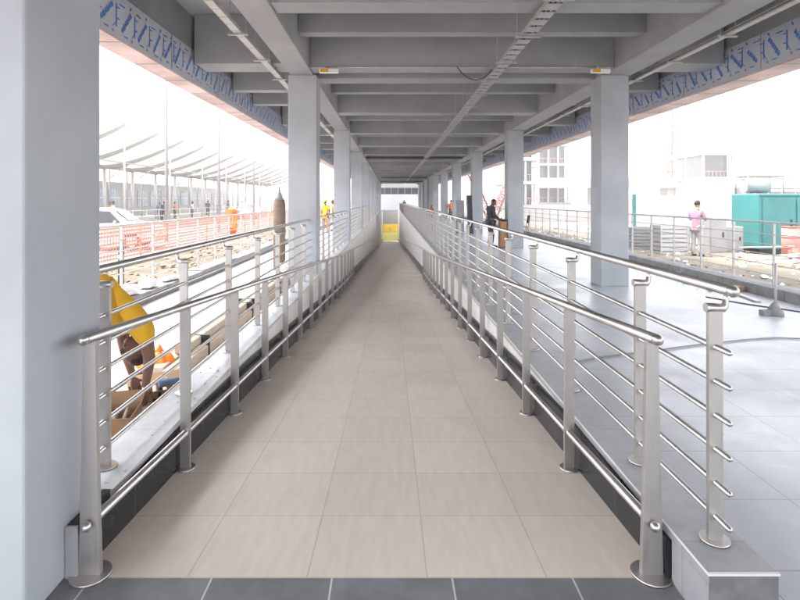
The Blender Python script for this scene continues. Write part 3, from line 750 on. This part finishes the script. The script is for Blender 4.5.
# ------------------------------------------------------------------ outside, left
def rubble(x0,x1,y0,y1,n,smin,smax,m,name='rubble',z=-.06):
    g = MB()
    for i in range(n):
        s = random.uniform(smin,smax)*random.uniform(.5,1)
        c = (random.uniform(x0,x1),random.uniform(y0,y1),z+s*.25)
        mm = Matrix.Translation(c) @ Matrix.Rotation(random.uniform(0,6),4,'Z') @ Matrix.Rotation(random.uniform(-.5,.5),4,'X') @ Matrix.Diagonal((s,s*random.uniform(.5,1),s*random.uniform(.35,.7),1))
        r_ = bmesh.ops.create_icosphere(g.bm, subdivisions=1, radius=1, matrix=mm)
        for v in r_['verts']: v.co += Vector((random.uniform(-1,1),random.uniform(-1,1),random.uniform(-1,1)))*s*.18
    o = g.build(name,m); o['kind']='stuff'; return o
def mound(x0,x1,y0,y1,h,m,name):
    g = MB(); nx, ny = 12, 90; V = []
    for j in range(ny+1):
        row = []
        for i in range(nx+1):
            u = i/nx; z = -.06+h*math.sin(math.pi*u)**.7*(.55+.45*math.sin(j*.37+i)*math.cos(j*.13)) if 0<i<nx else -.08
            row.append(g.bm.verts.new((x0+(x1-x0)*u,y0+(y1-y0)*j/ny,z)))
        V.append(row)
    for j in range(ny):
        for i in range(nx):
            f = g.bm.faces.new((V[j][i],V[j][i+1],V[j+1][i+1],V[j+1][i])); f.smooth = True
    return struct(g.build(name,m))
mound(-7.5,-4.5,3,60,.16,'soil','sandy_ground')
rubble(-7.4,-4.6,6,34,1500,.04,.16,'stone'); 
rubble(-7.2,-4.7,7,30,260,.03,.1,'card','dark_stones',.04)
mound(7.15,12.5,3,60,.12,'sand','sandy_ground')
rubble(7.3,12,9,34,1100,.04,.14,'stone')
rubble(7.3,11,9,30,160,.05,.14,'white','broken_tiles',.0)
rubble(7.4,12,9,30,110,.04,.1,'card','brown_scraps',.0)
# orange mesh barrier
T = empty('mesh_barrier',(-8,20,-.05),'pale orange plastic mesh barrier along the road beyond the left railing','barrier')
g = MB()
for k in range(9):
    z = .0+.11*k
    g.box(-8.01,-8.0,4,70,z,z+.055)
y = 4
while y < 70: g.box(-7.998,-7.99,y,y+.05,0,.93); y += .16
g.build('mesh','mesh_o',T)
y = 5.0
while y < 70:
    MB().tube([(-8.06,y,-.06),(-8.06,y,1.06)],.03,8).build('stake','orange',T); y += 3.1
g = MB()
pts = [(-7.95,26.4,1.15),(-7.92,26.9,1.2),(-7.9,27.3,1.1),(-7.85,27.0,.7),(-7.8,26.5,.2)]
g.tube(smooth(pts),[.16]*20+[.22]*5,10); tag(g.build('orange_sheet','orange'),'bunched orange plastic sheet hanging over the mesh barrier','sheet')
# dark bollard
T = empty('bollard',(-5.4,10.6,-.06),'short dark striped post in the sand beyond the left railing','bollard')
MB().tube([(-5.3,10.6,-.06),(-5.3,10.6,.82)],.055,10).build('post','navy',T)
MB().tube([(-5.3,10.6,.55),(-5.3,10.6,.65)],.058,10).build('band','boxg',T)
# lamp poles
for (x,y,h,lb) in ((-9.4,22.6,9.5,'nearest tall thin lamp pole beyond the left railing'),(-9.4,29.5,9.5,'middle tall thin lamp pole beyond the left railing'),(-9.4,37.0,9.5,'farthest tall thin lamp pole beyond the left railing')):
    T = empty('lamp_pole',(x,y,-.06),lb,'lamp pole','lamp poles along the road')
    MB().tube([(x,y,-.06),(x,y,3),(x,y,h)],[.075,.06,.04],12).build('pole','poleg',T)
    MB().tube([(x,y,h-.1),(x-.8,y,h+.15),(x-1.5,y,h+.2)],.035,8).build('arm','poleg',T)
    g = MB(); g.box(x-2.1,x-1.4,y-.12,y+.12,h+.15,h+.25); g.build('lamp_head','boxg',T,bevel=.03)
    MB().cyl((x,y),.18,-.06,.02,12).build('base_plate','galv',T)
# white car
def car(loc, rot, label, body='whiteo', L_=4.3, W=1.75, Hh=1.5, group=None):
    T = empty('parked_car', loc, label, 'car', group, rot)
    hw = W/2
    prof = [(-2.1,.28),(-2.15,.62),(-2.05,.85),(-1.75,.95),(-1.15,1.38),(-.85,1.48),(.35,1.5),(.65,1.42),(1.2,1.0),(1.85,.88),(2.1,.72),(2.15,.4),(2.08,.28)]
    g = MB(); ws = [hw,hw,hw,hw-.03,hw-.2,hw-.22,hw-.22,hw-.2,hw-.04,hw-.05,hw-.06,hw-.02,hw]
    V = [[g.bm.verts.new((s*w,x,z)) for (x,z),w in zip(prof,ws)] for s in (-1,1)]
    n = len(prof)
    g.bm.faces.new(V[0]); g.bm.faces.new(V[1][::-1])
    for i in range(n): g.bm.faces.new((V[0][i],V[0][(i+1)%n],V[1][(i+1)%n],V[1][i]))
    g.build('body',body,T,bevel=.05,local=True)
    for s in (-1,1):
        for (pts) in (((-1.35,.98),(-.35,.98),(-.35,1.42),(-.95,1.40)),((-.27,.98),(.95,.98),(.55,1.38),(-.27,1.42))):
            g = MB()
            def wx(z): return s*(hw-.02-(z-.95)*.38+.012)
            g.prism([(0,0)]*0 or [(0,0),(1,0),(1,1)],'x',0,.001); g.bm.clear()
            a = [(wx(z),x,z) for x,z in pts]; b = [(wx(z)-s*.02,x,z) for x,z in pts]
            g._add(a+b,[(0,1,2,3),(7,6,5,4),(0,4,5,1),(1,5,6,2),(2,6,7,3),(3,7,4,0)])
            g.build('side_window','glassd',T,local=True)
    for (ya,za,yb,zb,nm) in ((.72,1.40,1.17,1.03,'windscreen'),(-1.2,1.36,-1.68,.99,'rear_window')):
        g = MB(); sg = 1 if ya>0 else -1
        g.hexa([(-hw+.16,yb,zb),(hw-.16,yb,zb),(hw-.16,yb+sg*.02,zb+.02),(-hw+.16,yb+sg*.02,zb+.02),(-hw+.26,ya,za),(hw-.26,ya,za),(hw-.26,ya+sg*.02,za+.02),(-hw+.26,ya+sg*.02,za+.02)]); g.build(nm,'glassd',T,local=True)
    for s in (-1,1):
        for y in (-1.3,1.3):
            w = MB().tube([(s*(hw-.18),y,.31),(s*(hw+.01),y,.31)],.31,20).build('wheel','rubber',T,local=True)
            MB().tube([(s*(hw+.0),y,.31),(s*(hw+.022),y,.31)],.19,16).build('rim','galv',w,local=True)
        g = MB(); g.ball((s*(hw-.25),2.08,.66),1,2,(.17,.08,.09)); g.build('headlight','white',T,local=True)
        g = MB(); g.ball((s*(hw-.2),-2.1,.74),1,2,(.12,.06,.1)); g.build('tail_light','red',T,local=True)
        g = MB(); g.ball((s*(hw+.06),.78,1.0),1,2,(.09,.05,.06)); g.build('mirror',body,T,local=True)
    return T
car((-10.6,19.6,-.05), math.radians(-78), 'white car parked behind the mesh barrier at the far left')
car((-13.6,52,-.05), math.radians(5), 'silver car parked under the far end of the station canopy','galv')

# station canopy: curved ribs on posts with white membranes
T = empty('station_canopy',(-20,50,-.06),'long white canopy with upswept curved ribs on thin posts beyond the road','canopy')
CY = [24+4.6*k for k in range(17)]
def cz(u):  return 4.35 + 2.0*u**1.6      # u 0 (valley) .. 1 (tip)
ribs = []
for k,y in enumerate(CY):
    pts = [(-22.5+6.2*(i/8),y,cz(i/8)) for i in range(9)]
    MB().tube(pts,[.24-.02*i for i in range(9)],8).build('rib','rib',T)
    pts = [(-22.5-7.5*(i/8),y,cz(i/8)+.5*(i/8)) for i in range(9)]
    MB().tube(pts,[.24-.02*i for i in range(9)],8).build('rib','rib',T)
    MB().tube([(-22.5,y,-.06),(-22.5,y,4.3)],.12,10).build('post','steelw',T)
    MB().tube([(-22.5,y,3.2),(-20.4,y,cz(.34)-.05)],.05,6).build('strut','steelw',T)
    if k < len(CY)-1:
        g = MB(); n = 8; m_ = 4
        for side,sg,w in (('a',1,6.2),('b',-1,7.5)):
            G = [[g.bm.verts.new((-22.5+sg*w*(i/n), y+4.6*j/m_, cz(i/n)+(.5*(i/n) if sg<0 else 0)+.12+.22*math.sin(math.pi*j/m_)*(.3+.7*i/n))) for i in range(n+1)] for j in range(m_+1)]
            for j in range(m_):
                for i in range(n):
                    f = g.bm.faces.new((G[j][i],G[j][i+1],G[j+1][i+1],G[j+1][i])); f.smooth = True
        o = g.build('membrane','roofw',T); sm = o.modifiers.new('thick','SOLIDIFY'); sm.thickness = .03
g = MB()
for zz in (.55,1.0): g.tube([(-17.2,22,zz),(-17.2,90,zz)],.03,6)
y = 22
while y < 90: g.tube([(-17.2,y,-.06),(-17.2,y,1.05)],.03,6); y += 2.0
g.build('barrier_rail','steelw',T)
for xx in (-24.5,-19.5):
    g = MB(); g.tube([(xx,24,cz(.3)-.2),(xx,97.6,cz(.3)-.2)],.05,6); g.build('purlin','rib',T)
for k in range(22):
    y = 24.5+3.3*k; g = MB(); g.tube([(-26.5,y,-.06),(-26.5,y,4.6)],.07,6); g.build('rear_post','boxg',T)
# front row of thin posts with small sign boxes
for k in range(9):
    y = 27+7*k
    MB().tube([(-16.8,y,-.06),(-16.8,y,5.2)],.07,8).build('front_post','steelw',T)
# station building behind
T = empty('station_building',(-30,55,-.06),'long low station building with bluish windows under the white canopy','building')
g = MB(); g.box(-34,-30,20,110,-.06,3.7); g.build('wall','boxg',T)
y = 21.0; i = 0
while y < 100 and i < 24:
    g = MB(); g.box(-29.99,-29.93,y,y+2.4,.9,2.9); w = g.build('window','glassb',T)
    g = MB(); g.box(-29.93,-29.90,y+1.17,y+1.23,.9,2.9); g.box(-29.93,-29.90,y,y+2.4,1.95,2.0); g.build('frame','white',w)
    y += 3.3; i += 1
# crowd under the canopy
random.seed(21)
tops = ['hivo','navy','jeans','white','red','hivis','pink','galv']; tn = ['orange','black','blue','white','red','yellow','pink','grey']
base = []
for q in range(4):
    t = person((0,0,0),0,'x',tops[q],'navy','skinb',sub=1,hands=False,group='people waiting under the canopy'); base.append((t,q))
used = set(); NP = 14
spots_ = [(-19.5,26.5),(-18.4,31.0),(-20.3,33.5),(-18.8,36.5),(-20.8,40.0),(-18.3,43.5),(-19.8,46.2),(-18.6,50.5),(-21.0,52.5),(-19.2,56.6),(-18.4,61),(-20.4,64),(-19.0,69),(-18.5,74)]
for i,(x,y) in enumerate(spots_):
    t,q = base[i%4]
    o = t if i < 4 else copy_tree(t)
    o.location = (x,y,-.055); o.rotation_euler = (0,0,random.uniform(0,6.28)); s = random.uniform(.93,1.04); o.scale = (s,s,s)
    o['label'] = 'person in %s top under the canopy, %s along the platform from the near end' % (tn[q],ORD[i])

# ------------------------------------------------------------------ outside, right
# generator container
T = empty('generator_container',(13.4,18.6,-.06),'teal green generator container with a pipe frame on its roof beyond the right railing','generator')
gx0,gx1,gy0,gy1,gz0,gz1 = 12.0,16.65,17.6,19.05,.12,1.93
g = MB(); g.box(gx0,gx1,gy0,gy1,gz0,gz1); g.build('housing','teal',T,bevel=.03)
g = MB(); g.box(gx0+.05,gx1-.05,gy0+.05,gy1-.05,-.06,gz0-.002); g.build('skid','black',T)
for i in range(4):
    a = gx0+.10+i*1.12
    g = MB(); g.box(a,a+1.04,gy0-.03,gy0-.002,gz0+.12,gz1-.14); d = g.build('door','teal',T,bevel=.012)
    g = MB(); g.box(a+.9,a+.95,gy0-.055,gy0-.031,.85,1.1); g.build('handle','black',d)
    if i in (1,3):
        g = MB()
        for k in range(9): g.box(a+.15,a+.8,gy0-.045,gy0-.031,.45+.09*k,.50+.09*k)
        g.build('louvre','teald',d)
g = MB(); g.box(gx0+1.9,gx0+2.3,gy0-.05,gy0-.0305,1.48,1.72); g.build('label_plate','white',T)
g = MB(); g.box(gx0+3.2,gx0+3.5,gy0-.05,gy0-.0305,1.48,1.72); g.build('label_plate','yellowt',T)
g = MB(); g.box(gx0-.0,gx1,gy0-.012,gy0-.001,gz1-.10,gz1-.06); g.build('trim_strip','teald',T)
fr = MB(); fz0, fz1 = gz1, gz1+.62
fx = (12.05,12.62,13.35)
for x in (12.1,13.3):
    for y in (18.3,18.95): fr.tube([(x,y,fz0),(x,y,fz1)],.022,6)
for y in (18.3,18.95): fr.tube([(12.1,y,fz1),(13.3,y,fz1)],.022,6)
for x in (12.1,13.3): fr.tube([(x,18.3,fz1),(x,18.95,fz1)],.022,6)
fr.build('roof_frame','greyg',T)
MB().tube([(12.15,18.62,gz1+.29),(12.95,18.62,gz1+.29)],.25,16).build('roof_tank','boxg',T)
# red tarp heap/bin in front of generator
T = empty('red_bin',(12.3,16.4,-.06),'faded red drum standing in front of the teal generator container','drum')
MB().tube([(12.35,16.6,-.06),(12.35,16.6,.9)],.29,20).build('drum_body','pinkred',T)
g = MB()
for z in (.25,.57,.88): g.tube([(12.35,16.6,z),(12.35,16.6,z+.03)],.30,20)
g.build('hoop','red',T)
bag('sack',11.9,15.6,-.06,.36,'red','bright red crumpled sack on the ground by the red drum','sack')
# slatted white crates
def crate(x,y,w,d,h,label,m='steelw'):
    T = empty('slatted_crate',(x,y,-.06),label,'crate','crates and boxes outside the right railing')
    g = MB()
    n = 7
    for i in range(n):
        z = -.02+h*i/n
        g.box(x-w/2,x+w/2,y-d/2,y-d/2+.02,z,z+h/n*.72); g.box(x-w/2,x-w/2+.02,y-d/2+.021,y+d/2-.021,z,z+h/n*.72); g.box(x+w/2-.02,x+w/2,y-d/2+.021,y+d/2-.021,z,z+h/n*.72); g.box(x-w/2,x+w/2,y+d/2-.02,y+d/2,z,z+h/n*.72)
    g.build('slats',m,T)
    for sx in (-1,1):
        for sy in (-1,1):
            g = MB(); cx_ = x+sx*(w/2+.024); cy_ = y+sy*(d/2-.02); g.box(cx_-.022,cx_+.022,cy_-.03,cy_+.03,-.06,h-.05); g.build('corner_post',m,T)
    g = MB(); g.box(x-w/2+.04,x+w/2-.04,y-d/2+.04,y+d/2-.04,-.05,h*.85); g.build('contents','boxg',T)
crate(8.95,17.4,.78,.7,.98,'white slatted crate beyond the right railing left of the person in pink')
crate(9.05,19.6,.8,.7,.8,'low slatted crate behind the white crate beyond the right railing','boxg')
def plainbox(x,y,w,d,h,m,label,nm='equipment_box'):
    T = empty(nm,(x,y,-.06),label,'box','crates and boxes outside the right railing')
    g = MB(); g.box(x-w/2,x+w/2,y-d/2,y+d/2,-.0,h); g.build('cabinet',m,T,bevel=.015)
    g = MB(); g.box(x-w/2+.04,x+w/2-.04,y-d/2-.012,y-d/2-.001,.05,h-.05); dd = g.build('door',m,T,bevel=.003)
    g = MB(); g.box(x+w/2-.14,x+w/2-.10,y-d/2-.03,y-d/2-.013,h*.45,h*.6); g.build('handle','black',dd)
    g = MB(); g.box(x-w/2+.03,x+w/2-.03,y-d/2+.03,y+d/2-.03,-.06,-.001); g.build('foot','black',T)
plainbox(9.85,18.6,.6,.6,.95,'whiteo','white cabinet behind the person in pink')
plainbox(10.6,17.8,.55,.6,1.15,'boxg','tall grey cabinet right of the person in pink')
plainbox(11.3,18.2,.7,.7,.85,'boxg','squat grey cabinet against the teal generator container')
random.seed(5)
for i in range(9):
    slab('pale_plank',10.2+random.uniform(0,2.6),13.6+random.uniform(0,2.2),.07+.035*i,random.uniform(1.2,2.4),.12,.03,random.uniform(-35,35),'steelw' if i%3 else 'trim','%s plank from the bottom in the loose pile by the red sack'%ORD[i],'plank','loose planks outside the right railing',0)
# hoarding
T = empty('hoarding',(18,30,-.06),'long white hoarding with one teal post behind the crates beyond the right railing','fence')
for i in range(9):
    x = 11.6+i*2.4
    g = MB(); g.box(x,x+2.3,25.6,25.65,-.06,1.92); g.build('panel','whiteo',T)
    g = MB(); g.box(x-.14,x-.01,25.55,25.68,-.06,2.0); g.build('post','teal' if i in (0,) else 'whiteo',T)
T = empty('hoarding',(8,44,-.06),'low white hoarding in the distance between two right pillars','fence')
for i in range(7):
    x = 9.3+i*2.4
    g = MB(); g.box(x,x+2.34,44,44.05,-.06,1.35); g.build('panel','bconc',T)
g = MB(); g.box(14.6,15.25,38,38.6,-.06,1.3); 
T = empty('red_cabinet',(14.9,38,-.06),'small faded red cabinet seen between the first and second right pillars','cabinet'); g.build('body','pinkred',T,bevel=.03)
g = MB(); g.box(14.66,15.19,37.97,37.999,.1,1.2); g.build('door','pinkred',T)
g = MB(); g.box(16.4,18.4,41,41.6,-.06,1.9); T = empty('orange_container',(17,41,-.06),'faded orange site container beside the small red cabinet','container'); g.build('body','mesh_o',T,bevel=.03)
g = MB(); g.box(16.6,17.3,40.97,40.999,.0,1.7); g.build('door','pinkred',T)
# buildings
def framebuilding(x0,x1,y,d,floors,fh,base,label,cols=3,dark='glassd'):
    T = empty('unfinished_building',((x0+x1)/2,y,-.06),label,'building','pale buildings beyond the right platform')
    g = MB(); g.box(x0,x1,y,y+d,-.06,base); g.build('base_wall','bconc',T)
    for f in range(floors):
        z = base+f*fh
        g = MB(); g.box(x0-.3,x1+.3,y-.6,y+d,z+.001,z+.45); g.build('floor_slab','bconc',T)
        g = MB(); g.box(x0+.4,x1-.4,y+1.2,y+d-.2,z+.451,z+fh-.001); g.build('recessed_glazing',dark,T)
        for c in range(cols+1):
            xx = x0+(x1-x0-.25)*c/cols; g = MB(); g.box(xx,xx+.25,y,y+.4,z+.451,z+fh-.001); g.build('column','bconc',T)
        g = MB(); g.tube([(x0,y-.5,z+1.4),(x1,y-.5,z+1.4)],.04,6)
        for c in range(9): xx = x0+(x1-x0)*c/8; g.tube([(xx,y-.5,z+.45),(xx,y-.5,z+1.4)],.03,5)
        g.build('guard_rail','pinkred',T)
    z = base+floors*fh
    g = MB(); g.box(x0-.4,x1+.4,y-.7,y+d,z,z+.6); g.build('roof','bconc',T)
framebuilding(29.5,35.5,108,10,3,3.9,.8,'pale multi storey building seen between the first and second right pillars')
framebuilding(53.2,58.4,92,10,1,4.2,5.2,'pale building with a dark upper bay beyond the crates on the right',1)
framebuilding(16.5,21,78,9,3,3.4,.6,'pale building seen between the second and third right pillars')
framebuilding(72,96,120,14,2,3.2,.4,'low wide building at the far right behind the teal container',8)
# elevated road deck
T = empty('elevated_road',(70,110,-.06),'pale elevated road deck crossing far behind the hoarding','bridge')
g = MB(); g.box(20,160,100,106,4.0,5.0); g.build('deck','bconc',T)
for i in range(10):
    x = 24+i*14
    g = MB(); g.box(x,x+1.4,101.5,104.5,-.06,3.999); g.build('pier','bconc',T)
g = MB(); g.box(20,160,99.9,99.99,5.0,5.8); g.build('parapet','bconc',T)
# crane
T = empty('tower_crane',(60,110,-.06),'faded red lattice tower crane beyond the right pillar','crane')
def lattice(p0,p1,w,n,m,name,T,r=.10):
    g = MB(); p0,p1 = Vector(p0),Vector(p1); d = (p1-p0).normalized(); a = d.cross(Vector((0,1,0)) if abs(d.y)<.9 else Vector((0,0,1))).normalized(); b = d.cross(a)
    cs = [(a+b)*w/2,(a-b)*w/2,(-a-b)*w/2,(-a+b)*w/2]
    for c in cs: g.tube([p0+c,p1+c],r,5)
    for i in range(n):
        q0 = p0.lerp(p1,i/n); q1 = p0.lerp(p1,(i+1)/n)
        for j in range(4):
            g.tube([q0+cs[j],q1+cs[(j+1)%4]],r*.6,4); g.tube([q0+cs[j],q0+cs[(j+1)%4]],r*.6,4)
    return g.build(name,m,T)
lattice((61,118,-.06),(61,118,24),2.0,12,'red','mast',T,.16)
lattice((61,118,24.5),(73,118,27),1.4,9,'red','jib',T,.16)
lattice((60,118,24.5),(53,118,24.5),1.4,5,'pinkred','counter_jib',T)
g = MB(); g.box(59.6,61.9,117,119,24,26); g.build('cab','bconc',T)
T = empty('red_lattice_frame',(9,50,-.06),'faded red slanting lattice frame seen between the second and third right pillars','frame')
lattice((9.2,50,-.06),(7.2,50,4.6),.5,8,'pinkred','lattice_leg',T,.05)
lattice((9.5,50,-.06),(11.2,50,4.6),.5,8,'pinkred','lattice_leg',T,.05)
for i,(x,y,h) in enumerate(((21.5,46,5.8),(22.0,46.2,6.9),(27.5,52,6.2),(28.6,52.4,6.6))):
    T = empty('mast',(x,y,-.06),'%s thin pale mast from the left above the hoarding beyond the right railing'%ORD[i],'mast','thin masts above the hoarding')
    MB().tube([(x,y,-.06),(x,y,h)],.045,6).build('pole','galv',T)
    g = MB(); g.box(x-.12,x+.12,y-.1,y+.1,3.3,3.6); g.build('junction_box','boxg',T)
def van(loc,rot,label):
    T = empty('site_van',loc,label,'van','vehicles far beyond the right railing',rot)
    g = MB(); g.prism([(-2.4,.35),(-2.4,2.1),(1.2,2.15),(1.9,1.35),(2.4,1.15),(2.45,.35)],'x',-.9,.9); g.build('body','whiteo',T,bevel=.06,local=True)
    for s in (-1,1):
        g = MB(); g._add([(s*.905,1.0,1.3),(s*.905,1.65,1.3),(s*.905,1.15,1.95),(s*.905,.4,1.95),(s*.915,1.0,1.3),(s*.915,1.65,1.3),(s*.915,1.15,1.95),(s*.915,.4,1.95)],[(0,1,2,3),(7,6,5,4),(0,4,5,1),(1,5,6,2),(2,6,7,3),(3,7,4,0)]); g.build('side_window','glassd',T,local=True)
        for y in (-1.5,1.5):
            MB().tube([(s*.75,y,.34),(s*.92,y,.34)],.34,18).build('wheel','rubber',T,local=True)
    return T
van((24.5,52,-.06),math.radians(80),'white van parked far behind the hoarding beyond the right railing')

g = MB(); g.box(-235,235,-235,235,-6.9,34)
o = tag(g.build('haze','white'), kind='stuff')
hm = bpy.data.materials.new('pale_haze'); hm.use_nodes = True; hn = hm.node_tree; hn.nodes.clear()
ho = hn.nodes.new('ShaderNodeOutputMaterial'); hv = hn.nodes.new('ShaderNodeVolumePrincipled')
hv.inputs['Color'].default_value = (.97,.975,.98,1); hv.inputs['Density'].default_value = .0016; hv.inputs['Anisotropy'].default_value = .3
hn.links.new(hv.outputs[0], ho.inputs['Volume']); o.data.materials.clear(); o.data.materials.append(hm)

# ------------------------------------------------------------------ light, sky, camera
W = bpy.data.worlds.new('World'); S.world = W; W.use_nodes = True
nt = W.node_tree; N, L = nt.nodes, nt.links
bg = N['Background']; sky = N.new('ShaderNodeTexSky'); sky.sky_type = 'NISHITA'; sky.sun_disc = False
EL, AZ = math.radians(64), math.radians(-75)         # sun high on the left
sky.sun_elevation = EL; sky.sun_rotation = AZ; sky.dust_density = 2.0; sky.air_density = 1.2; sky.ozone_density = 1.0
hs = N.new('ShaderNodeHueSaturation'); hs.inputs['Saturation'].default_value = .22; hs.inputs['Value'].default_value = 1.0
L.new(sky.outputs[0], hs.inputs['Color']); L.new(hs.outputs[0], bg.inputs['Color']); bg.inputs['Strength'].default_value = .15
sd = bpy.data.lights.new('sun','SUN'); sd.energy = 1.3; sd.angle = math.radians(20); sd.color = (1,.96,.9)
so = bpy.data.objects.new('sun', sd); COL.objects.link(so)
d = Vector((math.sin(AZ)*math.cos(EL), math.cos(AZ)*math.cos(EL), math.sin(EL)))
so.rotation_euler = d.to_track_quat('Z','Y').to_euler()
so.location = (0,0,60)

cam = bpy.data.cameras.new('camera'); co = bpy.data.objects.new('camera',cam); COL.objects.link(co)
co.location = (0,0,H); co.rotation_euler = (math.radians(90),0,0)
cam.sensor_width = 36; cam.lens = 36*540/800; cam.shift_x = 9/800; cam.shift_y = -100/800; cam.clip_end = 2000; cam.clip_start = .05
S.camera = co
S.view_settings.view_transform = 'Standard'; S.view_settings.look = 'None'; S.view_settings.exposure = 2.72; S.view_settings.gamma = 1
S.view_settings.use_curve_mapping = False
S.render.engine = 'CYCLES'
S.cycles.volume_bounces = 1; S.cycles.max_bounces = 8; S.cycles.diffuse_bounces = 5; S.cycles.glossy_bounces = 4
